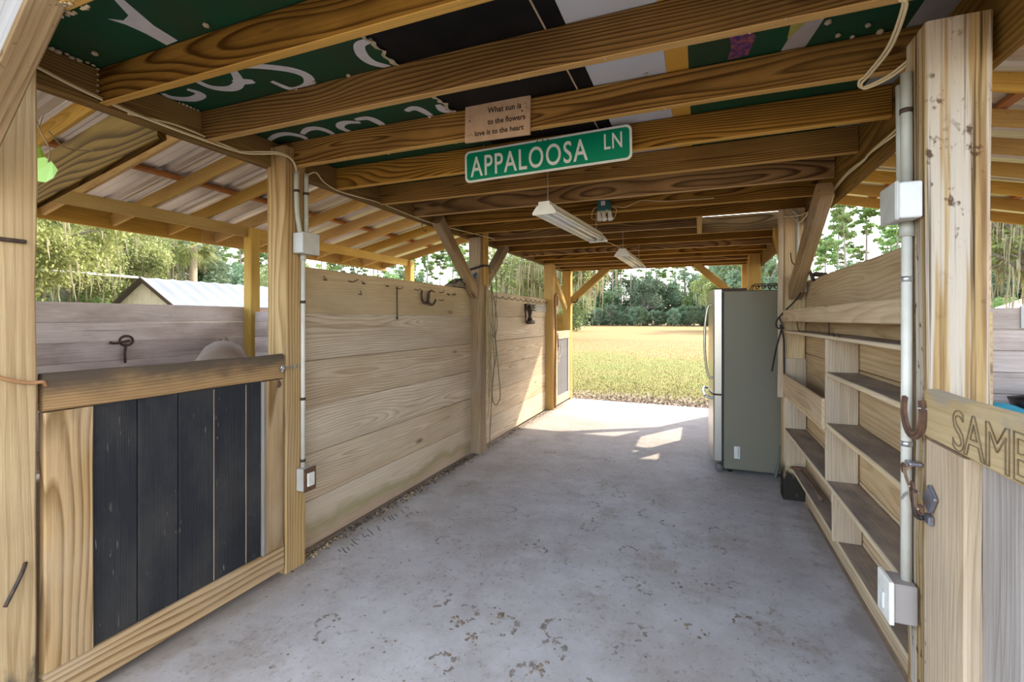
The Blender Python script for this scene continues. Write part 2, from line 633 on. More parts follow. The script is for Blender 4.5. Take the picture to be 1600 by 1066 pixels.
W_PLANK = wood('wood_plank', (0.78, 0.65, 0.48), (0.41, 0.285, 0.17), ring=0.55, pitch=0.017, warp=0.065, fine=0.5, knots=0.9, vary=0.10, stain=(0.44, 0.36, 0.26), stain_amt=0.45)
W_PLANKT = wood('wood_plank_top', (0.60, 0.45, 0.27), (0.34, 0.225, 0.11), ring=0.4, pitch=0.013, fine=0.45, knots=0.4, vary=0.06, stain=(0.36, 0.28, 0.17), stain_amt=0.5)
W_PLANKB = wood('wood_plank_bottom', (0.68, 0.58, 0.45), (0.46, 0.35, 0.25), ring=0.25, pitch=0.013, fine=0.45, knots=0.4, vary=0.05, algae=(0.29, 0.24, 0.10))
W_PLANKR = wood('wood_plank_right', (0.68, 0.50, 0.30), (0.36, 0.22, 0.105), ring=0.4, pitch=0.020, warp=0.06, fine=0.4, knots=0.6, vary=0.10, stain=(0.46, 0.34, 0.21), stain_amt=0.5)
W_STALL = wood('wood_stall_plank', (0.80, 0.68, 0.61), (0.44, 0.32, 0.27), ring=0.2, pitch=0.012, fine=0.5, crack=0.5, knots=0.4, stain=(0.26, 0.17, 0.12), stain_amt=0.55, vary=0.15)
W_SHED = wood('wood_rafter', (0.56, 0.37, 0.12), (0.30, 0.17, 0.045), ring=0.45, pitch=0.012, fine=0.3, knots=0.3, vary=0.18, speck=0.25)
W_TIE = wood('wood_tie', (0.135, 0.08, 0.024), (0.042, 0.022, 0.006), ring=1.0, pitch=0.026, warp=0.12, fine=0.2, knots=0.0, vary=0.03)
W_RED = wood('wood_purlin', (0.52, 0.24, 0.10), (0.30, 0.12, 0.05), ring=0.3, fine=0.3, knots=0.2)
W_DOOR = wood('wood_door_frame', (0.56, 0.38, 0.20), (0.23, 0.135, 0.055), ring=0.85, pitch=0.024, warp=0.07, fine=0.35, crack=0.3, knots=0.3, vary=0.08, stain=(0.52, 0.42, 0.30), stain_amt=0.5)
W_RAIL = wood('wood_door_rail', (0.48, 0.29, 0.12), (0.20, 0.105, 0.035), ring=0.5, pitch=0.012, fine=0.45, crack=0.4, knots=0.3, top=((0.10, 0.075, 0.055), 0.75, 0.95), vary=0.05)
W_GREYB = wood('wood_grey_panel', (0.46, 0.40, 0.35), (0.24, 0.19, 0.16), ring=0.3, pitch=0.014, fine=0.5, knots=0.2, vary=0.06)
W_RAIL2 = wood('wood_carved_rail', (0.60, 0.46, 0.27), (0.36, 0.245, 0.12), ring=0.3, pitch=0.016, fine=0.4, knots=0.2, top=((0.34, 0.30, 0.25), 0.25, 0.7), vary=0.03)
W_PALE = wood('wood_pale_board', (0.60, 0.47, 0.33), (0.32, 0.22, 0.14), ring=0.3, pitch=0.014, fine=0.5, knots=0.3, stain=(0.40, 0.32, 0.25), stain_amt=0.5, vary=0.07)
W_GREY = wood('wood_grey_brace', (0.40, 0.375, 0.345), (0.20, 0.165, 0.135), ring=0.3, pitch=0.016, fine=0.55, crack=0.5, knots=0.3, stain=(0.48, 0.38, 0.25), stain_amt=0.35)
W_SHELF = wood('wood_shelf', (0.74, 0.58, 0.37), (0.50, 0.35, 0.19), ring=0.3, pitch=0.012, fine=0.35, knots=0.3, dust=(0.23, 0.18, 0.145), vary=0.08, stain=(0.46, 0.36, 0.25), stain_amt=0.45)
W_BLACK = wood('wood_black_paint', (0.036, 0.037, 0.042), (0.024, 0.024, 0.027), ring=0.3, fine=0.5, knots=0.0, vary=0.12, rough=0.6, stain=(0.07, 0.066, 0.06), stain_amt=0.8, scratch=0.85)

CREAM = plain('cream_sheathing', (0.74, 0.62, 0.38), 0.5, var=0.1)
ROPE = plain('tan_cord', (0.46, 0.36, 0.19), 0.8, var=0.15, scale=30)
ROPED = plain('dark_cord', (0.20, 0.17, 0.11), 0.8, var=0.15, scale=30)
BLACKR = plain('black_rubber', (0.012, 0.012, 0.013), 0.5)
PVC = plain('grey_plastic_pipe', (0.45, 0.44, 0.38), 0.45, var=0.15, scale=14, dirt=(0.36, 0.33, 0.27))
PVCW = plain('white_plastic_pipe', (0.66, 0.62, 0.53), 0.4, var=0.12, scale=14, dirt=(0.52, 0.47, 0.38))
PVCG = plain('greenish_pipe', (0.47, 0.47, 0.38), 0.5, var=0.15, scale=14, dirt=(0.30, 0.28, 0.2))
BOXG = plain('grey_box', (0.48, 0.465, 0.42), 0.5, var=0.12, scale=18, dirt=(0.35, 0.32, 0.27))
BOXW = plain('white_box', (0.60, 0.60, 0.585), 0.4, var=0.08, scale=18, dirt=(0.45, 0.42, 0.37))
BOXT = plain('taupe_box', (0.33, 0.28, 0.25), 0.6, var=0.08)
IVORY = plain('ivory_plate', (0.78, 0.74, 0.66), 0.4, var=0.1, scale=25, dirt=(0.45, 0.40, 0.33))
RUST = plain('rusty_iron', (0.13, 0.075, 0.05), 0.75, 0.4, var=0.3, scale=40, dirt=(0.22, 0.11, 0.06), bump=0.3)
DARKI = plain('dark_iron', (0.05, 0.04, 0.035), 0.6, 0.5, var=0.3, scale=40, dirt=(0.12, 0.07, 0.045), bump=0.2)
STEEL = plain('zinc_steel', (0.62, 0.62, 0.63), 0.32, 0.85, var=0.15, scale=60)
BLUEST = plain('blued_steel', (0.26, 0.29, 0.36), 0.3, 0.7, var=0.3, scale=50, dirt=(0.3, 0.2, 0.15))
BRASS = plain('copper_bolt', (0.55, 0.36, 0.24), 0.35, 0.7, var=0.2, scale=60)
ENAM = plain('white_enamel', (0.90, 0.90, 0.82), 0.35, var=0.06, scale=12, dirt=(0.6, 0.57, 0.42))
TUBEW = plain('lamp_tube_glass', (0.90, 0.90, 0.86), 0.2, var=0.03)
OLIVE = plain('olive_enamel', (0.42, 0.40, 0.16), 0.4, var=0.1)
TEAL = plain('teal_paint', (0.03, 0.12, 0.13), 0.4, var=0.1)
WHITE = plain('white_paint', (0.66, 0.65, 0.62), 0.5, var=0.08, scale=16, dirt=(0.5, 0.47, 0.42))
SIGNG = plain('sign_green', (0.0, 0.26, 0.13), 0.35, var=0.06)
SIGNW = plain('sign_white', (0.80, 0.84, 0.76), 0.35, var=0.06)
PLAQ = plain('plaque_wood', (0.55, 0.37, 0.23), 0.6, var=0.15, scale=20)
INK = plain('dark_ink', (0.035, 0.022, 0.015), 0.6)
BURN = plain('carved_line', (0.20, 0.14, 0.075), 0.8)
CHALK = plain('pale_scratch', (0.42, 0.40, 0.36), 0.8)
BLUE = plain('blue_tarp', (0.02, 0.36, 0.52), 0.45, var=0.1)
BLUER = plain('blue_rope', (0.03, 0.10, 0.20), 0.7)
PRINT = plain('hoof_print', (0.30, 0.26, 0.225), 0.95, var=0.3, scale=25, dirt=(0.19, 0.16, 0.13))
BAG = plain('black_bag', (0.018, 0.018, 0.024), 0.3, var=0.2)
LEATH = plain('brown_leather', (0.13, 0.10, 0.07), 0.6, var=0.25, scale=30, dirt=(0.25, 0.21, 0.16))
MUD = plain('dried_mud', (0.26, 0.20, 0.145), 0.95, var=0.3, scale=30, dirt=(0.12, 0.085, 0.06), bump=0.5)
NEST = plain('mud_nest', (0.50, 0.40, 0.26), 0.95, var=0.3, scale=40, bump=0.4)
GREENP = plain('painted_green_board', (0.008, 0.06, 0.025), 0.6, var=0.25, scale=3.0, dirt=(0.03, 0.042, 0.018), spec=0.25)
BLACKP = plain('black_board', (0.005, 0.005, 0.005), 0.65, var=0.2, scale=5.0, dirt=(0.016, 0.014, 0.012), spec=0.2)
GREYP = plain('pale_grey_board', (0.56, 0.57, 0.60), 0.5, var=0.1, scale=4.0, dirt=(0.42, 0.42, 0.42))
YELP = plain('yellow_board', (0.62, 0.33, 0.05), 0.5, var=0.1)
PURP = plain('purple_paint', (0.05, 0.03, 0.14), 0.5, var=0.3, scale=40, dirt=(0.4, 0.10, 0.06))
LETW = plain('letter_paint', (0.62, 0.58, 0.56), 0.55, var=0.12, scale=18, dirt=(0.42, 0.40, 0.38))
GALV = plain('galvanised_sheet', (0.62, 0.59, 0.56), 0.38, 0.3, var=0.08, scale=2.5, dirt=(0.42, 0.39, 0.37))
FR_SIDE = plain('fridge_side', (0.185, 0.165, 0.115), 0.45, 0.1, var=0.12, scale=2.0, dirt=(0.15, 0.14, 0.11))
FR_DOOR = plain('fridge_door_steel', (0.62, 0.60, 0.55), 0.28, 0.85, var=0.1, scale=3.0)
GASK = plain('dark_gasket', (0.03, 0.028, 0.024), 0.6)

# ------------------------------------------------------------------ floor and ground
XL, XR = -2.22, 0.757        # aisle faces of the two plank walls
ms, t, b = new_mat('concrete')
tc = nd(t, 'ShaderNodeTexCoord')
O_ = tc.outputs['Object']
n1 = noise(t, O_, 0.9, 6, 0.6)
n2 = noise(t, O_, 5.0, 6, 0.65)
n3 = noise(t, O_, 90, 3, 0.6)
n4 = noise(t, vscale(t, O_, (1.0, 0.55, 1)), 0.55, 4, 0.6)
col = mixc(t, rng(t, n2.outputs['Fac'], 0.3, 0.72), (0.51, 0.49, 0.49), (0.385, 0.36, 0.35))
col = mixc(t, rng(t, n1.outputs['Fac'], 0.44, 0.68, 0, 0.75), col, (0.31, 0.262, 0.22))
sp3 = nd(t, 'ShaderNodeSeparateXYZ')
lk(t, O_, sp3.inputs[0])
walk = mth(t, 'MULTIPLY', rng(t, sp3.outputs[1], 3.4, 5.4, 0, 1, True), rng(t, n4.outputs['Fac'], 0.3, 0.6, 0.35, 1.0))
col = mixc(t, mth(t, 'MULTIPLY', walk, 0.45), col, (0.40, 0.32, 0.25))
n7 = noise(t, O_, 2.4, 7, 0.68)
col = mixc(t, rng(t, n7.outputs['Fac'], 0.50, 0.66, 0, 0.75, True), col, (0.33, 0.285, 0.25))
n8 = noise(t, vscale(t, O_, (1.6, 1.0, 1.0)), 26, 5, 0.7)
col = mixc(t, mth(t, 'MULTIPLY', rng(t, n8.outputs['Fac'], 0.56, 0.66, 0, 0.8), rng(t, n7.outputs['Fac'], 0.40, 0.58)), col, (0.20, 0.17, 0.15))
col = mixc(t, rng(t, n3.outputs['Fac'], 0.63, 0.70, 0, 0.5), col, (0.68, 0.66, 0.64))
n5 = noise(t, O_, 17, 5, 0.7)
col = mixc(t, rng(t, n5.outputs['Fac'], 0.58, 0.70, 0, 0.7), col, (0.20, 0.165, 0.14))
n6 = noise(t, O_, 42, 3, 0.6)
col = mixc(t, rng(t, n6.outputs['Fac'], 0.66, 0.72, 0, 0.6), col, (0.17, 0.14, 0.12))
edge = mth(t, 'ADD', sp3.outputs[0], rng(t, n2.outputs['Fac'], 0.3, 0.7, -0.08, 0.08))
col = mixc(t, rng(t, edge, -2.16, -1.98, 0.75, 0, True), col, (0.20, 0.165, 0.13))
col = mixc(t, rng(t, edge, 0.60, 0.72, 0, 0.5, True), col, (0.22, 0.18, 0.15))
lk(t, col, b.inputs['Base Color'])
b.inputs['Roughness'].default_value = 0.8
bp = nd(t, 'ShaderNodeBump')
bp.inputs['Strength'].default_value = 0.25; bp.inputs['Distance'].default_value = 0.004
lk(t, n5.outputs['Fac'], bp.inputs['Height']); lk(t, bp.outputs[0], b.inputs['Normal'])
CONC = ms

ms, t, b = new_mat('field_ground')
tc = nd(t, 'ShaderNodeTexCoord'); O_ = tc.outputs['Object']
sp3 = nd(t, 'ShaderNodeSeparateXYZ'); lk(t, O_, sp3.inputs[0])
g1 = noise(t, O_, 0.35, 6, 0.65); g2 = noise(t, O_, 6, 6, 0.7); g3 = noise(t, O_, 0.06, 4, 0.6)
gold = mixc(t, rng(t, g2.outputs['Fac'], 0.3, 0.7), (0.31, 0.198, 0.082), (0.23, 0.143, 0.056))
green = mixc(t, rng(t, g2.outputs['Fac'], 0.3, 0.7), (0.20, 0.20, 0.055), (0.13, 0.138, 0.036))
yy = mth(t, 'ADD', sp3.outputs[1], rng(t, g1.outputs['Fac'], 0.3, 0.7, -5, 5))
yy = mth(t, 'ADD', yy, rng(t, g3.outputs['Fac'], 0.3, 0.7, -6, 6))
fld = mth(t, 'MAXIMUM', rng(t, yy, 15, 24, 0, 1, True), rng(t, yy, 12.5, 10.5, 0, 0.25, True))
col = mixc(t, fld, green, gold)
dirt = mth(t, 'ADD', sp3.outputs[1], rng(t, g2.outputs['Fac'], 0.3, 0.7, -0.9, 0.9))
col = mixc(t, rng(t, dirt, 8.9, 9.5, 1, 0, True), col, mixc(t, g2.outputs['Fac'], (0.23, 0.17, 0.115), (0.33, 0.26, 0.185)))
lk(t, col, b.inputs['Base Color']); b.inputs['Roughness'].default_value = 0.95
b.inputs['Specular IOR Level'].default_value = 0.1
bp = nd(t, 'ShaderNodeBump'); bp.inputs['Strength'].default_value = 0.6; bp.inputs['Distance'].default_value = 0.03
lk(t, g2.outputs['Fac'], bp.inputs['Height']); lk(t, bp.outputs[0], b.inputs['Normal'])
GROUND = ms

gv = [(-400, -120, 0), (400, -120, 0), (400, 420, 0), (-400, 420, 0)]
ground = link('ground', mesh_from('ground', gv, [(0, 1, 2, 3)]), GROUND, None, Matrix.Translation((0, 0, -0.045)))
tag(ground, 'dry golden field with greener grass close to the slab', 'ground', kind='structure')

floor = link('floor', mesh_from('floor', [(x, y, z) for z in (-0.12, 0) for (x, y) in ((-2.2, -1.6), (0.74, -1.6), (0.74, 7.98), (-2.2, 8.16))],
             [(3, 2, 1, 0), (4, 5, 6, 7), (0, 1, 5, 4), (1, 2, 6, 5), (2, 3, 7, 6), (3, 0, 4, 7)]), CONC)
tag(floor, 'stained grey concrete slab of the barn aisle', 'floor', kind='structure')
# shallow relief crumbs, prints and marks lying on the slab
r_ = random.Random(3)


def crumbs(name, spots, mat, parent=None, kind='stuff'):
    v, f = [], []
    for (x, y, s, hgt) in spots:
        bse = len(v)
        k = 5
        a0 = r_.uniform(0, 6.28)
        for q in range(k):
            rr = s * r_.uniform(0.6, 1.2)
            v.append((x + rr * math.cos(a0 + q * 2 * PI / k), y + rr * math.sin(a0 + q * 2 * PI / k), 0.0002))
        v.append((x + r_.uniform(-.3, .3) * s, y + r_.uniform(-.3, .3) * s, hgt))
        for q in range(k):
            f.append((bse + q, bse + (q + 1) % k, bse + k))
    o = link(name, mesh_from(name, v, f), mat, parent)
    if kind: o['kind'] = kind
    return o


spots = []
for i in range(420):
    spots.append((r_.uniform(-2.05, 0.6), r_.uniform(1.3, 6.6), r_.uniform(0.003, 0.008), r_.uniform(0.001, 0.004)))
HOOF = [(-1.04, 1.99, 0.4, 1.0), (-0.83, 1.98, 0.1, 1.0), (-0.63, 1.73, 2.0, 1.0), (-0.98, 1.66, 1.2, 0.9), (-0.60, 2.05, 3.5, 1.0), (-0.17, 1.75, 1.0, .9), (-1.22, 2.05, 0.3, 1),
        (-0.75, 1.42, 3.6, 1.0), (-0.55, 1.44, 2.5, .8), (-0.28, 2.15, 0.2, .9), (0.08, 1.78, 2.2, .8), (-1.5, 2.6, 3, .8), (-0.9, 2.7, 1, .7), (-0.4, 2.9, 2, .8), (-1.3, 3.2, 0, .8),
        (-0.2, 3.4, 4, .8), (0.2, 2.4, 1.5, .9), (-0.6, 3.8, 5, .8), (0.1, 3.1, 1, .8), (-1.0, 4.3, 2, .8), (0.35, 2.0, 2.8, 0.8), (-1.6, 1.7, 2.4, 0.8)]
for (x, y, a, s) in HOOF:
    n = 34
    for k in range(n):
        th = a + (k / n - 0.5) * r_.uniform(3.2, 4.4)
        rr = 0.062 * s + r_.gauss(0, 0.006)
        if r_.random() < 0.22:
            spots.append((x + rr * math.cos(th), y + rr * 1.1 * math.sin(th), r_.uniform(0.003, 0.009), r_.uniform(0.0006, 0.002)))
for (x, y, n) in ((-1.03, 1.93, 14), (-0.93, 1.84, 12), (-0.60, 1.79, 16), (-0.87, 2.04, 14), (-0.07, 2.30, 8), (0.02, 2.26, 6), (0.47, 1.95, 14), (-0.28, 1.55, 16), (-0.88, 1.52, 20), (0.33, 2.55, 6), (-0.1, 2.62, 6)):
    for k in range(n):
        spots.append((x + r_.gauss(0, 0.02), y + r_.gauss(0, 0.02), r_.uniform(0.004, 0.012), r_.uniform(0.002, 0.006)))
crumbs('dried_mud', spots, MUD, floor)
v, f = [], []
for (x, y, a, s) in HOOF + [(r_.uniform(-1.9, 0.45), r_.uniform(1.5, 5.4), r_.uniform(0, 6), r_.uniform(0.6, 1.0)) for _ in range(26)]:
    n = 30
    ph_ = r_.uniform(0, 6)
    for k in range(n):
        if math.sin(k * 0.9 + ph_) + r_.uniform(-0.6, 0.6) < -0.3: continue
        t0 = a + (k / n - 0.5) * 3.9
        t1 = a + ((k + 1.15) / n - 0.5) * 3.9
        w0 = r_.uniform(0.003, 0.013) * s * (0.4 + math.sin(PI * k / n))
        rr = 0.060 * s + r_.gauss(0, 0.002)
        bse = len(v)
        for (th, rd) in ((t0, rr - w0), (t0, rr + w0 * 0.8), (t1, rr + w0), (t1, rr - w0 * 0.7)):
            v.append((x + rd * math.cos(th), y + rd * 1.1 * math.sin(th), 0.0004))
        f.append((bse, bse + 1, bse + 2, bse + 3))
o = link('hoof_print', mesh_from('hoof_print', v, f), PRINT, floor); o['kind'] = 'stuff'
# litter along the foot of the left wall and the soil line at the right
sp_ = []
for i in range(700):
    y = r_.uniform(1.95, 4.4)
    sp_.append((-2.19 + abs(r_.gauss(0, 0.035)), y, r_.uniform(0.004, 0.014), r_.uniform(0.003, 0.012)))
for i in range(200):
    sp_.append((-2.18 + abs(r_.gauss(0, 0.03)), r_.uniform(4.6, 7.0), r_.uniform(0.004, 0.012), r_.uniform(0.003, 0.01)))
crumbs('dark_litter', sp_, plain('dark_litter', (0.06, 0.045, 0.035), 0.95, var=0.3, scale=20, dirt=(0.2, 0.15, 0.1)), floor)
sp_ = []
for i in range(60):
    sp_.append((-2.17 + abs(r_.gauss(0, 0.03)), r_.choice((2.12, 2.3, 2.9, 3.15, 3.5)) + r_.gauss(0, 0.08), r_.uniform(0.006, 0.016), r_.uniform(0.006, 0.016)))
crumbs('leaf_scrap', sp_, plain('dead_leaf', (0.46, 0.34, 0.19), 0.9, var=0.3, scale=30), floor)
STROKES = [[(-2.041, 2.258), (-2.007, 2.241)], [(-2.042, 2.289), (-1.972, 2.245), (-1.97, 2.256)], [(-2.013, 2.301), (-1.97, 2.276)], [(-2.018, 2.342), (-1.977, 2.326)],
           [(-2.062, 2.397), (-2.0, 2.36), (-1.964, 2.353)], [(-2.035, 2.408), (-1.999, 2.403)], [(-2.045, 2.48), (-1.998, 2.446), (-2.001, 2.48), (-1.967, 2.462)],
           [(-2.065, 2.552), (-2.007, 2.519), (-1.961, 2.49)], [(-2.034, 2.609), (-2.006, 2.595), (-1.969, 2.559), (-1.966, 2.579)], [(-2.073, 2.728), (-2.017, 2.689)],
           [(-2.057, 2.769), (-2.01, 2.732), (-1.983, 2.722)], [(-2.043, 2.782), (-1.972, 2.734)], [(-2.035, 2.821), (-1.978, 2.78)], [(-2.039, 2.894), (-1.976, 2.852)], [(-2.048, 2.96), (-1.989, 2.93)]]
ribbons('scratched_writing', STROKES, 0.007, 0.0006, plain('scratch_line', (0.09, 0.08, 0.075), 0.9), floor)

# ------------------------------------------------------------------ plank walls
PIT = 0.287


def plank_wall(name, label, runs, kind='structure'):
    """runs: (axis, a0, a1, face0, face1, z0, heights, material list)"""
    o = thing(name, runs[0][7], label, 'wall', kind=kind)
    for (ax, a0, a1, f0, f1, z0, hs, org, mats) in runs:
        z = z0
        for i, h in enumerate(hs):
            m = mats[min(i, len(mats) - 1)] if isinstance(mats, (list, tuple)) else mats
            g = 0.0008
            k = r_.uniform(-0.003, 0.003)
            if ax == 'y':
                box('plank', f0 + k, f1 + k, a0, a1, z + g, z + h - g, m, o, 'y', c=0.005, segs=5, jit=0.0013)
            else:
                box('plank', a0, a1, f0 + k, f1 + k, z + g, z + h - g, m, o, 'x', c=0.005, segs=5, jit=0.0013)
            z += h
    return o


H6 = [PIT] * 6
PA = [W_PLANKB, W_PLANK, W_PLANK, W_PLANK, W_PLANK, W_PLANKT]
PB = [W_PLANK] * 6
plank_wall('wall_left', 'sun-bleached horizontal plank wall on the left of the aisle', [
    ('y', 2.0, 4.48, -2.262, -2.224, 0.0, H6, (-2.24, 4.5, 0), PA),
    ('y', 4.49, 7.05, -2.262, -2.224, 0.0, H6, (-2.24, 4.5, 0), PB)])
PR_ = [W_PLANKR] * 6
HR = [0.285] * 5 + [0.27]
plank_wall('wall_right', 'warm brown plank wall behind the open shelves and the fridge', [
    ('y', 1.80, 4.24, 0.759, 0.797, 0.0, HR, (0.78, 4.2, 0), PR_),
    ('y', 4.25, 7.05, 0.759, 0.797, 0.0, HR, (0.78, 4.2, 0), PR_)])
OUT = [0.196] * 8
plank_wall('wall_left_outer', 'grey-pink plank wall at the back of the left stalls', [
    ('y', 0.82, 4.46, -5.60, -5.56, 0.0, OUT, (-5.58, 4.4, 0), W_STALL),
    ('y', 4.48, 8.1, -5.60, -5.56, 0.0, OUT, (-5.58, 4.4, 0), W_STALL)])
plank_wall('wall_left_divider', 'short stretch of grey planks joining the back wall beside the outer corner post', [
    ('x', -5.5, -2.27, 4.46, 4.50, 0.0, OUT[:7] + [0.13], (-3.9, 4.48, 0), W_STALL)])
plank_wall('wall_left_end', 'brown planks seen above the small far stall door', [
    ('x', -5.5, -2.27, 8.10, 8.14, 0.0, OUT[:7] + [0.13], (-3.9, 8.12, 0), W_SHED)])
plank_wall('wall_left_front', 'plank wall of the near left stall facing the yard', [
    ('x', -5.5, -2.27, 0.80, 0.84, 0.0, OUT[:7] + [0.13], (-3.9, 0.82, 0), W_STALL)])
plank_wall('wall_right_divider', 'grey planks behind the thick right post above the blue tarp', [
    ('x', 0.80, 4.05, 4.24, 4.28, 0.0, [0.148] * 10, (2.4, 4.26, 0), W_STALL)])
plank_wall('wall_right_outer', 'plank wall at the back of the right stalls', [
    ('y', 0.82, 4.23, 4.07, 4.11, 0.0, OUT[:7] + [0.13], (4.09, 4.4, 0), W_STALL),
    ('y', 4.29, 8.1, 4.07, 4.11, 0.0, OUT[:7] + [0.13], (4.09, 4.4, 0), W_STALL)])
plank_wall('wall_right_end', 'plank wall closing the far right stall', [
    ('x', 0.80, 4.05, 8.10, 8.14, 0.0, OUT[:7] + [0.13], (2.4, 8.12, 0), W_STALL)])

# ------------------------------------------------------------------ posts
JB = 2.26                     # underside of the ceiling joists


def post(label, x0, x1, y0, y1, z1, mat, z0=0.0, jit=0.004):
    o = thing('timber_post', ((x0 + x1) / 2, (y0 + y1) / 2, z0), label, 'post', 'square timber posts of the barn')
    box('shaft', x0, x1, y0, y1, z0, z1, mat, o, 'z', c=0.006, segs=6, jit=jit)
    return o


LX0, LX1 = -2.255, -2.11
RX0, RX1 = 0.608, 0.756
p0 = post('nearest left post, cut by the frame, beside the door with black boards', LX0, LX1, 0.745, 0.892, JB, W_POST0)
p1 = post('left post carrying the grey conduit and the rusty switch box', LX0, LX1, 1.932, 2.075, 2.36, W_POST)
p2 = post('dark middle left post hung with cords and a black strap', LX0, LX1, 4.405, 4.548, JB, W_POSTD)
p3 = post('left post near the far end with a bent brown hose on it', LX0, LX1, 6.98, 7.12, JB, W_SHED)
p4 = post('last left post at the field opening behind the far small door', LX0, LX1, 8.05, 8.19, JB, W_SHED)
q0 = post('right post at the hinge side of the carved door', RX0, RX1, 0.56, 0.71, JB, W_POSTG)
q1 = post('thick weathered right post with white conduit and peeling grain', 0.592, 0.737, 1.66, 1.80, JB - 0.02, W_POSTG, jit=0.006)
q2 = post('right post with the ivory outlet and a rotten black foot', RX0, RX1, 4.17, 4.318, JB, W_ROT)
q3 = post('right post seen above the fridge, wider of the two there', RX0, RX1, 6.98, 7.12, JB, W_SHED)
q4 = post('right post at the field opening above the fridge, narrower of the two', RX0, RX1, 8.05, 8.19, JB, W_SHED)
post('orange outer corner post in the left stall opening before the metal shed', -5.55, -5.41, 4.40, 4.54, 2.60, W_SHED)
post('outer post at the far end of the left shed roof above the plank wall', -5.55, -5.41, 8.02, 8.16, 2.60, W_SHED)
post('outer post at the near end of the left stall', -5.55, -5.41, 0.86, 1.0, 2.60, W_SHED)
post('outer middle post of the right shed roof', 3.90, 4.04, 4.09, 4.23, 2.60, W_SHED)
post('outer post at the near end of the right stall', 3.90, 4.04, 0.86, 1.0, 2.60, W_SHED)


def brace(parent, a, c_, mat, wd=0.09, h=0.09, label=None):
    return beam('knee_brace', a, c_, wd, h, mat, parent, up=(0, 0, 1) if abs(c_[2] - a[2]) < 9 else (1, 0, 0), c=0.006, segs=3, jit=0.004, label=label)


W_BRUN = wood('wood_brace_underside', (0.42, 0.28, 0.12), (0.17, 0.095, 0.035), ring=0.4, pitch=0.02, fine=0.5, stain=(0.42, 0.34, 0.24), stain_amt=0.7, speck=0.5)
kb = brace(p0, (-2.36, 0.704, 1.62), (-1.56, 0.704, 2.40), W_GREY, 0.078, 0.13, 'grey weathered brace with orange-brown underside')
kb.data.materials.append(W_BRUN)
for q in kb.data.polygons:
    if q.normal.z < -0.6: q.material_index = 1
brace(p2, (-2.18, 4.42, 1.66), (-2.18, 3.66, 2.30), W_POSTD, 0.085, 0.11)
brace(p2, (-2.18, 4.53, 1.70), (-2.18, 5.22, 2.28), W_POSTD, 0.085, 0.11)
brace(p3, (-2.18, 7.10, 2.22), (-2.18, 7.96, 1.60), W_SHED, 0.07, 0.10)
brace(p4, (-2.12, 8.12, 1.72), (-1.46, 8.12, 2.30), W_SHED, 0.085, 0.12)
brace(q2, (0.68, 4.18, 1.60), (0.68, 3.22, 2.16), W_POSTD, 0.085, 0.11)
brace(q2, (0.68, 4.30, 1.72), (0.68, 5.0, 2.22), W_SHED, 0.085, 0.11)
brace(q4, (0.62, 8.12, 1.66), (-0.06, 8.12, 2.30), W_SHED, 0.085, 0.12)
brace(q3, (0.68, 7.10, 1.72), (0.68, 7.75, 2.24), W_SHED, 0.07, 0.10)
# cleat strip on the far face of the middle left post, loose board on the right one
box('cleat', -2.112, -2.085, 4.45, 4.548, 1.76, 2.40, W_SHED, p2, 'z')
box('loose_board', 0.562, 0.604, 4.13, 4.155, 0.80, 2.25, W_PALE, q2, 'z', segs=4, jit=0.004)

# ------------------------------------------------------------------ ceiling: header beams, joists, old sign boards
ceil = thing('ceiling', (-0.73, 4.4, 2.3), 'low ceiling of brown joists under old painted sign boards', 'ceiling', kind='structure')
DZ = 2.402
box('header_beam', -2.262, -2.224, 0.60, 4.48, JB - 0.008, DZ, W_HEAD, ceil, 'y', segs=4, jit=0.002)
box('header_beam', -2.262, -2.224, 4.48, 8.19, JB - 0.008, DZ, W_HEAD, ceil, 'y', segs=4, jit=0.002)
box('header_beam', -2.302, -2.264, 0.60, 8.19, JB - 0.004, DZ, W_HEAD, ceil, 'y', segs=4, jit=0.002)
box('header_beam', 0.759, 0.797, 0.60, 4.24, 2.125, DZ, W_HEAD, ceil, 'y', segs=4, jit=0.002)
box('header_beam', 0.759, 0.797, 4.24, 8.19, 2.125, DZ, W_HEAD, ceil, 'y', segs=4, jit=0.002)
JY = [0.74, 1.141, 1.558, 2.009, 2.46, 2.91, 3.365, 3.81, 4.23, 4.67, 5.08, 5.54, 6.03, 6.48, 6.93, 7.38, 7.83, 8.15]
for i, y in enumerate(JY):
    x1 = 0.757
    if i == 9: x1 = -0.025
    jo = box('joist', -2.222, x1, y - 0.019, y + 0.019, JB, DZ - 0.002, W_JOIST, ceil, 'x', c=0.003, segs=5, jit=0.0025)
    jo.data.materials.append(W_UNDERLIT)          # underside painted paler, as if lit by bounce from the floor
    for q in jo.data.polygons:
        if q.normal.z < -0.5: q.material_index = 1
box('trimmer', -0.022, 0.022, 4.25, 5.06, JB, DZ - 0.002, W_SHED, ceil, 'y')
box('hatch_board', 0.024, 0.757, 5.035, 5.059, JB, 2.421, W_JOIST, ceil, 'x')
PLYW = wood('plywood_deck', (0.42, 0.28, 0.13), (0.22, 0.13, 0.05), ring=0.3, fine=0.4, knots=0.2)


def deck(name, x0, x1, y0, y1, mat):
    return box(name, x0, x1, y0, y1, DZ, DZ + 0.012, mat, ceil, 'x', c=0.001)


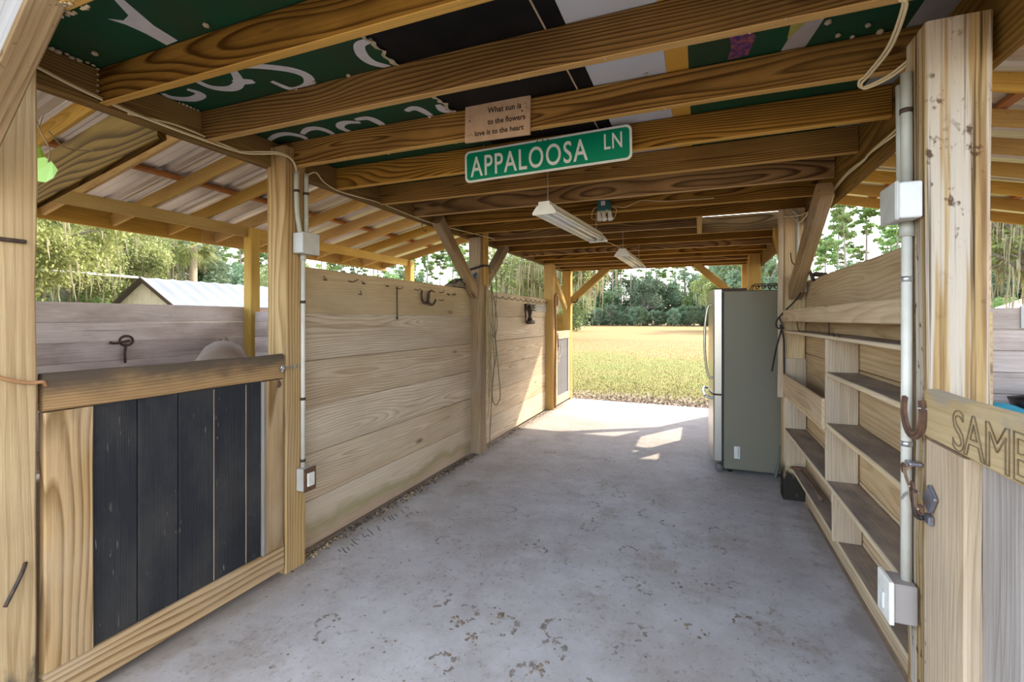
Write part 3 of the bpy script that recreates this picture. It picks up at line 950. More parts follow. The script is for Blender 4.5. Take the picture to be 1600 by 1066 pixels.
gl = deck('green_sign_board', -2.30, -1.095, 0.55, 2.90, GREENP)
deck('black_sign_board', -1.093, -0.496, 0.55, 2.90, BLACKP)
deck('black_sign_board', -0.490, -0.422, 0.55, 2.90, BLACKP)
deck('white_sign_board', -0.421, -0.124, 0.55, 2.90, GREYP)
deck('yellow_sign_board', -0.123, -0.041, 0.55, 2.90, YELP)
g2 = deck('green_sign_board', -0.040, 0.655, 0.55, 2.90, GREENP)
deck('grey_sign_board', 0.657, 0.795, 0.55, 2.90, plain('grey_deck_board', (0.33, 0.31, 0.29), 0.7))
deck('plywood_board', -2.30, -0.75, 2.91, 4.24, PLYW)
deck('plywood_board', -0.74, 0.795, 2.91, 4.22, PLYW)
deck('plywood_board', -2.30, -0.02, 4.25, 5.09, PLYW)
for x0, x1 in ((-2.30, -1.3), (-1.29, -0.3), (-0.29, 0.795)):
    deck('plywood_board', x0, x1, 5.10, 8.19, PLYW)
box('pale_slat', -0.4965, -0.4895, 0.55, 2.90, DZ - 0.002, DZ + 0.01, W_PALE, ceil, 'y', c=0.001)
# what is left of the lettering on the boards
ZL = DZ - 0.0008
for st in ([[(-2.207, 1.355), (-2.212, 1.387), (-2.187, 1.418), (-2.136, 1.439), (-2.069, 1.43), (-2.055, 1.402), (-2.069, 1.37)]],
           [[(-1.956, 1.30), (-1.958, 1.383), (-1.926, 1.421), (-1.871, 1.436), (-1.807, 1.412), (-1.752, 1.351), (-1.70, 1.25)], [(-1.823, 1.40), (-1.785, 1.412), (-1.738, 1.427)]],
           [[(-1.76, 1.30), (-1.68, 1.325), (-1.60, 1.36), (-1.52, 1.42), (-1.50, 1.48), (-1.54, 1.53), (-1.60, 1.545), (-1.65, 1.53), (-1.67, 1.455)]],
           [[(-1.085, 1.375), (-1.149, 1.381), (-1.185, 1.44), (-1.182, 1.499), (-1.137, 1.547)]],
           [[(-2.234, 1.93), (-2.139, 1.895), (-2.06, 1.90), (-2.02, 1.95), (-2.026, 2.0)]],
           [[(-1.99, 1.93), (-1.92, 1.895), (-1.86, 1.90), (-1.835, 1.945), (-1.838, 2.007)]],
           [[(-1.60, 1.927), (-1.66, 1.90), (-1.71, 1.91), (-1.74, 1.95), (-1.724, 2.011)], [(-1.60, 1.89), (-1.53, 1.90), (-1.513, 1.963), (-1.517, 2.02)]],
           [[(-1.309, 1.903), (-1.26, 1.89), (-1.235, 1.92), (-1.223, 2.006)]],
           [[(-1.132, 1.90), (-1.137, 1.96), (-1.112, 1.991)]]):
    ribbons('painted_letter', st, 0.045, ZL, LETW, gl)
pts = [(-1.83, 0.949), (-1.79, 0.975), (-1.745, 0.965), (-1.70, 0.90), (-1.67, 0.905), (-1.725, 1.03), (-1.738, 1.118), (-1.805, 1.122), (-1.80, 1.05), (-1.807, 0.994)]
c_ = Vector((-1.76, 1.0, 0))
sub('painted_letter', mesh_from('letter', [(x - c_.x, y - c_.y, 0) for x, y in pts], [tuple(range(len(pts)))]), LETW, gl, Matrix.Translation((c_.x, c_.y, ZL)))
for (name, mat, pts) in (('colour_smear', PURP, [(0.095, 1.80), (0.15, 1.78), (0.185, 1.86), (0.17, 1.98), (0.10, 1.99), (0.108, 1.90)]),
                         ('pale_smear', plain('faded_paint', (0.40, 0.34, 0.30), 0.7, var=0.2), [(0.35, 1.60), (0.42, 1.60), (0.36, 2.0), (0.28, 2.0)]),
                         ('yellow_smear', plain('yellow_smear', (0.36, 0.32, 0.07), 0.6, var=0.2), [(0.285, 1.75), (0.34, 1.72), (0.33, 1.84), (0.29, 1.92)])):
    cc = Vector((sum(p[0] for p in pts) / len(pts), sum(p[1] for p in pts) / len(pts), 0))
    sub(name, mesh_from(name, [(x - cc.x, y - cc.y, 0) for x, y in pts], [tuple(range(len(pts)))]), mat, g2, Matrix.Translation((cc.x, cc.y, ZL if name != 'yellow_smear' else ZL - 0.0008)))
v, f = [], []
n = 40
for i in range(n + 1):
    y = 1.17 + (2.0 - 1.17) * i / n
    a = -1.095 + r_.uniform(-0.014, 0.01)
    v += [(a - r_.uniform(0.006, 0.022), y, DZ - 0.003), (a + r_.uniform(0.004, 0.018), y, DZ - r_.uniform(0.004, 0.012))]
for i in range(n):
    f.append((2 * i, 2 * i + 1, 2 * i + 3, 2 * i + 2))
link('torn_edge', mesh_from('torn_edge', v, f), NEST, ceil)
# mud dabs left by wasps in the corners
v, f = [], []


def blob(x, y, z, s):
    base = len(v)
    bm = bmesh.new()
    bmesh.ops.create_icosphere(bm, subdivisions=1, radius=s)
    for q in bm.verts:
        v.append((x + q.co.x * r_.uniform(.8, 1.2), y + q.co.y * r_.uniform(.8, 1.3), z + q.co.z * 0.7))
    for q in bm.faces:
        f.append(tuple(base + k.index for k in q.verts))
    bm.free()


for i in range(7): blob(-2.212 + r_.uniform(0, 0.02), 0.97 + i * 0.021, DZ - 0.008, r_.uniform(0.007, 0.013))
for i in range(5): blob(-2.21, 1.115, DZ - 0.01 - i * 0.022, 0.006)
for i in range(6): blob(-2.212, 1.43 + i * 0.017, DZ - 0.008, r_.uniform(0.005, 0.009))
for (x, y) in ((-2.10, 1.05), (-1.55, 1.09), (-1.33, 1.53), (-1.23, 1.99), (-1.5, 1.52), (-0.2, 1.97), (0.45, 1.95), (0.53, 1.92), (0.58, 1.98), (0.50, 1.98), (0.40, 1.85), (0.66, 1.60), (-1.62, 1.54)):
    blob(x, y, DZ - 0.006, r_.uniform(0.008, 0.014))
for i in range(70): blob(-1.85 + r_.uniform(0, 0.30), 0.745 + r_.uniform(-.022, .02), JB - r_.uniform(0, 0.004), r_.uniform(0.003, 0.008))
for i in range(40): blob(r_.uniform(-1.9, 0.6), 2.009 + r_.uniform(-.02, .02) - r_.choice((0, 0.451)), JB + 0.001, r_.uniform(0.002, 0.005))
o = link('mud_dab', mesh_from('mud_dab', v, f, True), NEST, ceil); o['kind'] = 'stuff'

# ------------------------------------------------------------------ shed roofs
RZ, SL, RID = 3.345, 0.225, -0.75


def roof(side, label):
    hx = -2.26 if side < 0 else 0.76
    top = RZ + SL * abs(RID - hx)
    o = thing('shed_roof', (hx + side * 1.6, 4.4, 2.9), label, 'roof', kind='structure')
    eave = 3.32 + 0.62

    def P(d, y, dz=0.0):
        return (hx + side * d, y, RZ - SL * d + 0.07 + dz)
    y = 8.15
    while y > 0.3:
        beam('rafter', P(-1.49, y), P(eave, y), 0.038, 0.14, W_SHED, o, segs=5, jit=0.003)
        y -= 0.61
    for d in (0.35, 1.55, 2.79, 3.75):
        beam('purlin', P(d, 0.35, 0.09), P(d, 8.3, 0.09), 0.09, 0.036, W_RED, o)
    # outer beam on the posts and the fascia
    xo = hx + side * 3.22
    zb = 2.475 if side < 0 else 2.475
    box('outer_beam', xo - 0.019 - side * 0.0, xo + 0.019, 0.6, 4.46, zb, zb + 0.137, W_SHED, o, 'y', segs=4, jit=0.003)
    box('outer_beam', xo - 0.019, xo + 0.019, 4.47, 8.2, zb, zb + 0.137, W_SHED, o, 'y', segs=4, jit=0.003)
    xf = hx + side * (eave + 0.02)
    zf = RZ - SL * eave
    box('fascia', xf - 0.015, xf + 0.015, 0.3, 4.3, zf - 0.03, zf + 0.19, W_SHED, o, 'y')
    box('fascia', xf - 0.015, xf + 0.015, 4.31, 8.3, zf - 0.03, zf + 0.19, W_SHED, o, 'y')
    # ribbed sheets
    prof = [(0.0, 0), (0.018, 0.03), (0.06, 0.03), (0.078, 0.0), (0.14, 0.0), (0.146, 0.006), (0.152, 0.0), (0.19, 0.0), (0.196, 0.006), (0.202, 0)]
    y0 = 0.28
    while y0 < 8.2:
        vv, ff = [], []
        row = []
        for k in range(4):
            for (a, h) in prof:
                row.append((y0 + k * 0.2286 + a, h))
        row.append((y0 + 4 * 0.2286, 0))
        for (yy_, h) in row:
            for d in (-1.52, eave + 0.06):
                q = P(d, yy_, 0.09 + 0.02 + h)
                vv.append(q)
        for k in range(len(row) - 1):
            ff.append((2 * k, 2 * k + 1, 2 * k + 3, 2 * k + 2))
        c0 = Vector(P(1.2, y0 + 0.45, 0.1))
        vv = [tuple(Vector(p) - c0) for p in vv]
        link('metal_sheet', mesh_from('metal_sheet', vv, ff), GALV, o, Matrix.Translation(c0))
        y0 += 0.9144
    return o


rl = roof(-1, 'left shed roof of ribbed metal sheets on sloping rafters')
rr_ = roof(1, 'right shed roof of ribbed metal over yellowish rafters')
beam('tie_board', (-2.306, 1.40, JB + 0.08), (-5.5, 1.40, JB + 0.095 - 0.206 * 3.265), 0.038, 0.235, W_TIE, rl)

# ------------------------------------------------------------------ stall doors
def stall_door(name, label, xf, d, ya, yb, stile_a, stile_b, boards, m_rail, m_st, m_bd, back, rec=0.016):
    """xf = aisle face, d = direction into the stall; ya..yb along the aisle"""
    o = thing(name, (xf + d * 0.02, (ya + yb) / 2, 0.04), label, 'door', kind='structure')
    X0, X1 = sorted((xf, xf + d * 0.038))
    B0, B1 = sorted((xf + d * rec, xf + d * (rec + 0.02)))
    back_d = max(0.038, rec + 0.021)
    K0, K1 = sorted((xf + d * back_d, xf + d * (back_d + 0.012)))
    box('top_rail', X0, X1, ya, yb, 1.077, 1.212, m_rail, o, 'y', c=0.006, segs=5, jit=0.003)
    box('bottom_rail', X0, X1, ya, yb, 0.03, 0.165, m_st, o, 'y', c=0.006, segs=4, jit=0.003)
    box('stile', X0, X1, ya, stile_a, 0.167, 1.075, m_st, o, 'z', c=0.005, segs=4, jit=0.002)
    box('stile', X0, X1, stile_b, yb, 0.167, 1.075, m_st, o, 'z', c=0.005, segs=4, jit=0.002)
    for a, c2 in zip(boards[:-1], boards[1:]):
        box('panel_board', B0, B1, a + 0.002, c2 - 0.002, 0.165, 1.077, m_bd, o, 'z', c=0.003)
    box('backing', K0, K1, ya + 0.03, yb - 0.03, 0.06, 1.18, back, o, 'z')
    return o


d1 = stall_door('door_1', 'half-height stall door with black painted boards in a brown frame', -2.112, -1, 0.908, 1.922, 1.055, 1.797,
                [1.055, 1.211, 1.372, 1.534, 1.703, 1.797], W_RAIL, W_DOOR, W_BLACK, W_PALE)
for jy in (1.534, 1.703):
    box('joint_strip', -2.131, -2.1272, jy - 0.0009, jy + 0.0009, 0.17, 1.07, W_PALE, d1, 'z', c=0.0003)
box('edge_strip', -2.128, -2.108, 1.786, 1.806, 0.167, 1.075, W_GREY, d1, 'z')
d2 = stall_door('door_2', 'half-height stall door with a carved name on its top rail', 0.572, 1, 0.73, 1.608, 0.88, 1.402,
                [0.88, 1.04, 1.253, 1.402], W_RAIL2, W_PALE, W_GREYB, W_PALE, 0.03)
d3 = stall_door('door_3', 'small far left stall door with grey boards beside the field', -2.112, -1, 7.14, 8.03, 7.25, 7.90,
                [7.25, 7.36, 7.48, 7.60, 7.74, 7.90], W_PALE, W_PALE, plain('grey_board_paint', (0.15, 0.14, 0.135), 0.7, var=0.15), W_SHED)
d4 = stall_door('door_4', 'far right stall door hidden behind the fridge', 0.61, 1, 7.14, 8.03, 7.25, 7.90,
                [7.25, 7.41, 7.57, 7.74, 7.90], W_PALE, W_PALE, W_PALE, W_SHED)
# carved name
m = text_mesh('SAMB', 0.137, xs=0.94, outline=0.0012, spacing=0.94)
M = Matrix(((0, 0, -1, 0), (-1, 0, 0, 0), (0, 1, 0, 0), (0, 0, 0, 1)))
link('carved_lettering', m, BURN, d2, Matrix.Translation((0.5715, 1.462, 1.088)) @ M)
# hook and eye on door 1
v, f = tube_geo(smooth_pts([(0, 0, 0), (0, 0.05, 0.002), (0, 0.085, 0.003)], 4), 0.0035, 8)
tube_geo([(0.0, 0.1 + 0.014 * math.cos(a), 0.003 + 0.014 * math.sin(a)) for a in [2 * PI * k / 14 for k in range(15)]], 0.003, 6, v, f)
tube_geo([(-0.012, 0.0, -0.012), (0.004, 0.0, 0.018), (0.0, 0.015, 0.012), (0.006, -0.006, -0.02)], 0.006, 8, v, f)
link('hook_latch', mesh_from('hook_latch', v, f, True), STEEL, d1, Matrix.Translation((-2.098, 1.895, 1.135)), 'zinc hook and eye latch')
for (y, z) in ((1.885, 1.05),):
    v, f = [], []
    for k in range(1):
        bs = len(v)
        for q in range(10):
            a = 2 * PI * q / 10
            v += [(-2.112, y + 0.017 * math.cos(a), z + 0.02 * math.sin(a)), (-2.104, y + 0.012 * math.cos(a), z + 0.015 * math.sin(a))]
        for q in range(10):
            q2 = (q + 1) % 10
            f.append((bs + 2 * q, bs + 2 * q2, bs + 2 * q2 + 1, bs + 2 * q + 1))
        f.append(tuple(bs + 2 * q + 1 for q in range(10)))
link('rusty_bolt', mesh_from('rusty_bolt', v, f), RUST, d1, label='rusty bolt heads')
# rope tying the near post to the door
tube('tie_rope', [(-2.106, 0.77, 1.225), (-2.102, 0.82, 1.20), (-2.103, 0.87, 1.185), (-2.10, 0.90, 1.185), (-2.115, 0.915, 1.17)], 0.006, plain('orange_twine', (0.42, 0.22, 0.10), 0.9, scale=40), p0, label='orange twine')
rbox('metal_cleat', -2.112, -2.098, 0.79, 0.86, 1.655, 1.668, DARKI, p0, 0.003, 1)
tube('old_nail', [(-2.11, 0.86, 0.58), (-2.09, 0.84, 0.55), (-2.085, 0.80, 0.47)], 0.006, DARKI, p0)
# vine at the near post
vine = thing('vine_sprig', (-2.3, 0.95, 2.1), 'thin vine twig with a bright green leaf by the near left post', 'vine')
multi_tube('stem', [[(-2.27, 0.93, 2.25), (-2.36, 1.0, 2.14), (-2.33, 1.02, 2.05), (-2.42, 1.04, 1.98)], [(-2.34, 1.02, 2.13), (-2.5, 1.15, 2.13), (-2.55, 1.28, 2.17)], [(-2.36, 1.0, 2.14), (-2.45, 1.05, 2.22)]], 0.0025, plain('twig', (0.30, 0.22, 0.13), 0.9), vine)
leafm, t, b = new_mat('vine_leaf')
b.inputs['Base Color'].default_value = (0.30, 0.50, 0.05, 1)
b.inputs['Roughness'].default_value = 0.5
for (x, y, z, s, a) in ((-2.38, 1.02, 1.985, 0.055, 0.4), (-2.42, 1.0, 2.06, 0.045, 1.6)):
    vv = [(math.cos(2 * PI * k / 9) * s * (0.8 if k % 2 else 1.0), 0.004 * math.cos(k), math.sin(2 * PI * k / 9) * s * 0.9) for k in range(9)]
    link('leaf', mesh_from('leaf', vv, [tuple(range(9))]), leafm, vine, Matrix.Translation((x, y, z)) @ Matrix.Rotation(a, 4, 'Z'))

# ------------------------------------------------------------------ electrical runs
# left: two pipes down into a junction box, one pipe on to a switch box
lc = thing('conduit_run', (-2.09, 2.03, 1.8), 'grey pipes, junction box and switch box on the left post', 'conduit')
tube('pipe', [(-2.095, 1.99, 2.23), (-2.095, 1.995, 2.0), (-2.092, 2.02, 1.87)], 0.0135, PVCG, lc, 10)
tube('pipe', [(-2.095, 2.06, 2.235), (-2.095, 2.06, 2.0), (-2.092, 2.055, 1.87)], 0.0135, PVCG, lc, 10)
jb = rbox('junction_box', -2.108, -2.035, 1.975, 2.095, 1.77, 1.885, BOXG, lc, 0.006, 2)
rbox('box_cover', -2.036, -2.03, 1.972, 2.098, 1.767, 1.888, BOXG, jb, 0.003, 1)
pp = tube('pipe', [(-2.093, 2.035, 1.78), (-2.093, 2.035, 0.56)], 0.0125, PVCW, lc, 10, n=1)
tube('pipe_collar', [(-2.093, 2.035, 1.775), (-2.093, 2.035, 1.735)], 0.017, PVC, pp, 10, n=1)
for z in (1.50, 0.95, 0.60):
    tube('pipe_strap', [(-2.093, 2.035, z + 0.008), (-2.093, 2.035, z - 0.008)], 0.0145, DARKI, pp, 10, n=1)
for (y, z) in ((1.992, 2.12), (2.06, 2.12)):
    tube('pipe_strap', [(-2.095, y, z + 0.007), (-2.095, y, z - 0.007)], 0.0155, DARKI, lc, 10, n=1)
sb_ = rbox('switch_box', -2.108, -2.052, 2.0, 2.085, 0.435, 0.56, BOXG, lc, 0.004, 1)
pl = rbox('switch_plate', -2.053, -2.046, 1.998, 2.087, 0.432, 0.563, RUST, sb_, 0.002, 1, 'rust-speckled metal plate')
rbox('switch_cover', -2.047, -2.036, 2.018, 2.067, 0.46, 0.535, IVORY, sb_, 0.004, 2)

# cream cables along the left header
cb = thing('cream_cable', (-2.2, 1.6, 2.27), 'cream cables stapled along the left ceiling beam to the grey pipes', 'cable')
multi_tube('cable', [
    [(-2.205, 0.84, 2.33), (-2.20, 1.0, 2.292), (-2.20, 1.17, 2.272), (-2.195, 1.28, 2.262), (-2.19, 1.5, 2.258), (-2.19, 1.70, 2.262), (-2.16, 1.80, 2.285), (-2.105, 1.88, 2.30), (-2.09, 1.945, 2.29), (-2.092, 1.98, 2.26), (-2.095, 1.99, 2.225)],
    [(-2.205, 0.84, 2.325), (-2.195, 1.0, 2.286), (-2.198, 1.17, 2.266), (-2.188, 1.29, 2.255), (-2.18, 1.5, 2.25), (-2.183, 1.71, 2.256), (-2.155, 1.81, 2.276), (-2.10, 1.88, 2.291), (-2.085, 1.95, 2.28), (-2.088, 1.985, 2.23)],
    [(-2.19, 1.21, 2.25), (-2.205, 1.26, 2.262), (-2.21, 1.42, 2.285), (-2.19, 1.60, 2.268), (-2.185, 1.71, 2.262)]], 0.0045, CREAM, cb)
multi_tube('cable', [[(-2.09, 2.065, 2.23), (-2.12, 2.16, 2.275), (-2.19, 2.30, 2.262), (-2.215, 2.45, 2.25), (-2.20, 2.62, 2.252), (-2.214, 2.9, 2.27), (-2.20, 3.2, 2.255), (-2.19, 3.55, 2.25), (-2.15, 3.9, 2.255), (-2.11, 4.2, 2.262), (-2.08, 4.5, 2.27), (-2.05, 4.62, 2.262)]], 0.004, CREAM, cb)
tube('hook_wire', [(-2.24, 3.49, 2.25), (-2.235, 3.50, 2.19), (-2.215, 3.52, 2.17), (-2.2, 3.50, 2.185)], 0.003, DARKI, cb)
# right: cables looping down from the joists into the white pipe
rc = thing('loop_cable', (0.55, 1.6, 2.25), 'cream cable looping under the ceiling into the right hand pipes', 'cable')
multi_tube('cable', [
    [(0.50, 1.555, 2.258), (0.52, 1.60, 2.262), (0.548, 1.80, 2.256), (0.545, 1.99, 2.262), (0.53, 2.02, 2.252), (0.545, 2.035, 2.235), (0.60, 1.98, 2.238), (0.63, 1.90, 2.245), (0.615, 1.83, 2.225), (0.592, 1.80, 2.15)],
    [(0.508, 1.555, 2.256), (0.527, 1.60, 2.256), (0.556, 1.80, 2.25), (0.552, 1.99, 2.256), (0.538, 2.022, 2.244), (0.553, 2.03, 2.228), (0.606, 1.975, 2.23), (0.637, 1.90, 2.238), (0.622, 1.83, 2.215), (0.592, 1.80, 2.14)]], 0.0045, CREAM, rc)
multi_tube('cable', [
    [(0.60, 1.83, 2.14), (0.68, 1.98, 2.14), (0.72, 2.25, 2.15), (0.735, 2.6, 2.175), (0.745, 2.75, 2.18), (0.738, 3.0, 2.19), (0.745, 3.4, 2.18), (0.735, 3.75, 2.165), (0.69, 4.0, 2.17), (0.60, 4.17, 2.20)],
    [(0.60, 1.83, 2.13), (0.69, 1.99, 2.128), (0.728, 2.26, 2.14), (0.73, 2.62, 2.168), (0.742, 2.75, 2.172), (0.732, 3.02, 2.172), (0.74, 3.35, 2.16), (0.745, 3.7, 2.15)],
    [(0.744, 3.55, 2.16), (0.71, 3.75, 2.12), (0.73, 3.9, 2.17), (0.69, 4.02, 2.12), (0.66, 4.12, 2.18), (0.58, 4.16, 2.21)]], 0.0042, CREAM, rc)

K_ = 0.972
wc = thing('conduit_run', (0.59 * K_, 1.79 * K_, 1.3), 'white pipe with a big grey box on the thick right post', 'conduit')
tube('pipe', [(0.5754, 1.7447, 2.1387), (0.5754, 1.7399, 1.7888)], 0.0145, PVC, wc, 12, n=1)
tube('pipe', [(0.5735, 1.7836, 2.1193), (0.5715, 1.769, 1.7888)], 0.012, PVC, wc, 12, n=1)
jb = rbox('junction_box', 0.5327, 0.589, 1.667, 1.7836, 1.6916, 1.7966, BOXW, wc, 0.006, 2)
rbox('box_cover', 0.5229, 0.5336, 1.6621, 1.7885, 1.6867, 1.8005, BOXG, jb, 0.004, 1)
pp = tube('pipe', [(0.5754, 1.7399, 1.6965), (0.5735, 1.7399, 0.6224)], 0.0135, PVCW, wc, 12, n=1)
tube('pipe_collar', [(0.5754, 1.7399, 1.6916), (0.5754, 1.7399, 1.6479)], 0.0185, PVC, pp, 12, n=1)
for z in (1.521, 1.03):
    tube('pipe_strap', [(0.5749, 1.7399, z + 0.008), (0.5749, 1.7399, z - 0.008)], 0.0152, STEEL, pp, 12, n=1)
tube('pipe_strap', [(0.5754, 1.7447, 2.0318), (0.5754, 1.7447, 2.0172)], 0.0165, DARKI, wc, 12, n=1)
sb_ = rbox('switch_box', 0.5297, 0.589, 1.6961, 1.7836, 0.5077, 0.6224, BOXT, wc, 0.004, 1)
rbox('switch_cover', 0.5171, 0.5307, 1.6893, 1.7904, 0.5019, 0.6282, IVORY, sb_, 0.004, 2, 'ivory cover plate')
rbox('switch_lever', 0.5113, 0.519, 1.7253, 1.7496, 0.5301, 0.5787, WHITE, sb_, 0.003, 1)
# screw hooks on the thick right post
v, f = tube_geo(smooth_pts([(0.607, 1.70, 0.895), (0.58, 1.705, 0.895), (0.565, 1.72, 0.885), (0.562, 1.735, 0.865)], 4), 0.0032, 8)
tube_geo([(0.607, 1.70, 0.886), (0.602, 1.70, 0.905)], 0.007, 8, v, f)
o = link('screw_hook', mesh_from('screw_hook', v, f, True), STEEL)
tag(o, 'open steel screw hook on the thick right post below the door latch', 'hook')

# outlet with plug and fridge cord
ot = thing('wall_outlet', (0.712, 4.163, 1.67), 'ivory outlet box with a black plug on the right post', 'outlet')
rbox('outlet_box', 0.668, 0.752, 4.125, 4.168, 1.612, 1.735, IVORY, ot, 0.004, 1)
fp = rbox('face_plate', 0.666, 0.754, 4.118, 4.127, 1.608, 1.739, IVORY, ot, 0.004, 1)
for dx_ in (-0.012, 0.012):
    rbox('slot', 0.710 + dx_ - 0.002, 0.710 + dx_ + 0.002, 4.1165, 4.1185, 1.694, 1.706, DARKI, fp, 0, 1)
rbox('screw', 0.707, 0.713, 4.1165, 4.1185, 1.670, 1.676, STEEL, fp, 0, 1)
tube('pipe', [(0.70, 4.15, 1.735), (0.70, 4.15, 2.14), (0.695, 4.15, 2.2), (0.66, 4.14, 2.235)], 0.0115, PVC, ot, 10)
pc = thing('power_cord', (0.71, 4.10, 1.65), 'black power cord running from the outlet to the fridge', 'cord')
rbox('plug', 0.698, 0.722, 4.085, 4.118, 1.622, 1.668, BLACKR, pc, 0.006, 2)
multi_tube('cord', [[(0.708, 4.09, 1.63), (0.70, 4.07, 1.59), (0.66, 4.08, 1.53), (0.60, 4.10, 1.46), (0.562, 4.11, 1.41), (0.548, 4.12, 1.37), (0.56, 4.12, 1.335), (0.60, 4.10, 1.335)],
                    [(0.565, 4.105, 1.42), (0.585, 4.10, 1.36), (0.578, 4.11, 1.30), (0.555, 4.125, 1.20), (0.548, 4.2, 1.1), (0.55, 4.35, 0.98)],
                    [(0.575, 4.115, 1.36), (0.60, 4.12, 1.25), (0.604, 4.125, 1.10), (0.606, 4.13, 0.98)]], 0.0055, BLACKR, pc)

# ------------------------------------------------------------------ street sign and plaque
RX90 = Matrix.Rotation(PI / 2, 4, 'X')
SM = Matrix.Translation((-0.776, 2.385, 2.275)) @ Matrix.Rotation(math.radians(-1.25), 4, 'Y')


def rrect(wd, h, r, n=6):
    p = []
    for (cx_, cy_, a0) in ((wd / 2 - r, h / 2 - r, 0), (-wd / 2 + r, h / 2 - r, 90), (-wd / 2 + r, -h / 2 + r, 180), (wd / 2 - r, -h / 2 + r, 270)):
        for k in range(n + 1):
            a = math.radians(a0 + 90 * k / n)
            p.append((cx_ + r * math.cos(a), cy_ + r * math.sin(a)))
    return p


def plate(wd, h, r, th, y=0):
    P = rrect(wd, h, r)
    n = len(P)
    v = [(x, y - th / 2, z) for x, z in P] + [(x, y + th / 2, z) for x, z in P]
    f = [tuple(range(n)), tuple(range(2 * n - 1, n - 1, -1))] + [(i, n + i, n + (i + 1) % n, (i + 1) % n) for i in range(n)]
    return mesh_from('plate', v, f)


ss = thing('street_sign', (-0.776, 2.385, 2.275), 'green street name sign APPALOOSA LN hanging below the joists', 'sign')
link('sign_plate', plate(0.93, 0.178, 0.03, 0.003), SIGNW, ss, SM, 'white border')
link('green_field', plate(0.906, 0.154, 0.022, 0.003, -0.0012), SIGNG, ss, SM)
m = text_mesh('APPALOOSA', 0.160, xs=0.70, extrude=0.0006, spacing=1.12, offset=0.0015)
wd = max(q.co.x for q in m.vertices) - min(q.co.x for q in m.vertices)
m.transform(Matrix.Diagonal((0.672 / wd, 1, 1, 1)))
link('lettering', m, SIGNW, ss, SM @ Matrix.Translation((-0.428, -0.0033, -0.058)) @ RX90)
m = text_mesh('LN', 0.112, xs=0.75, extrude=0.0006, spacing=1.1, offset=0.001)
wd = max(q.co.x for q in m.vertices) - min(q.co.x for q in m.vertices)
m.transform(Matrix.Diagonal((0.09 / wd, 1, 1, 1)))
link('lettering', m, SIGNW, ss, SM @ Matrix.Translation((0.322, -0.0033, -0.02)) @ RX90)
for dx_ in (-0.03, 0.03, 0.0):
    tube('rivet', [(-0.776 + dx_, 2.381, 2.275 + (0.08 if dx_ == 0 else 0.078)), (-0.776 + dx_, 2.378, 2.275 + (0.08 if dx_ == 0 else 0.078))], 0.004, DARKI, ss, 8, n=1)
tube('hanger_wire', [(-1.13, 2.388, 2.35), (-1.135, 2.41, 2.40)], 0.0018, STEEL, ss, 6, n=1)
tube('hanger_wire', [(-0.45, 2.388, 2.36), (-0.45, 2.42, 2.40)], 0.0018, STEEL, ss, 6, n=1)

pq = thing('wooden_plaque', (-0.865, 1.98, 2.32), 'small tan wooden plaque with a burnt saying above the green sign', 'plaque')
QM = Matrix.Translation((-0.865, 1.98, 2.318)) @ Matrix.Rotation(math.radians(1.0), 4, 'Y')
link('board', plate(0.325, 0.172, 0.002, 0.012), PLAQ, pq, QM)
for (s, x, z, sz) in (('What sun is', -0.045, 0.036, 0.037), ('to the flowers', -0.045, -0.016, 0.035), ('love is to the heart', -0.112, -0.062, 0.034)):
    m = text_mesh(s, sz, xs=0.84, extrude=0.0003, spacing=1.02, offset=0.0008)
    wd = max(q.co.x for q in m.vertices)
    tgt = {'What sun is': 0.165, 'to the flowers': 0.185, 'love is to the heart': 0.245}[s]
    m.transform(Matrix.Diagonal((tgt / wd, 1, 1, 1)))
    link('lettering', m, INK, pq, QM @ Matrix.Translation((x, -0.0064, z)) @ RX90)
v, f = [], []
for (x, z) in ((0.125, 0.022), (-0.137, 0.012)):
    bs = len(v)
    for k in range(8):
        v.append((x + 0.004 * math.cos(2 * PI * k / 8), -0.0066, z + 0.004 * math.sin(2 * PI * k / 8)))
    f.append(tuple(range(bs, bs + 8)))
link('nail_head', mesh_from('nail', v, f), INK, pq, QM)['kind'] = 'stuff'
st = []
for (x, z) in ((0.14, 0.05), (0.147, 0.03), (-0.145, -0.06), (-0.13, -0.055)):
    st.append([(x - 0.008, -0.0066, z), (x, -0.0066, z + 0.007), (x + 0.007, -0.0066, z - 0.004)])
multi_tube('flower_doodle', [[QM @ Vector(p) for p in q] for q in st], 0.0008, BURN, pq, 5, 3)['kind'] = 'stuff'

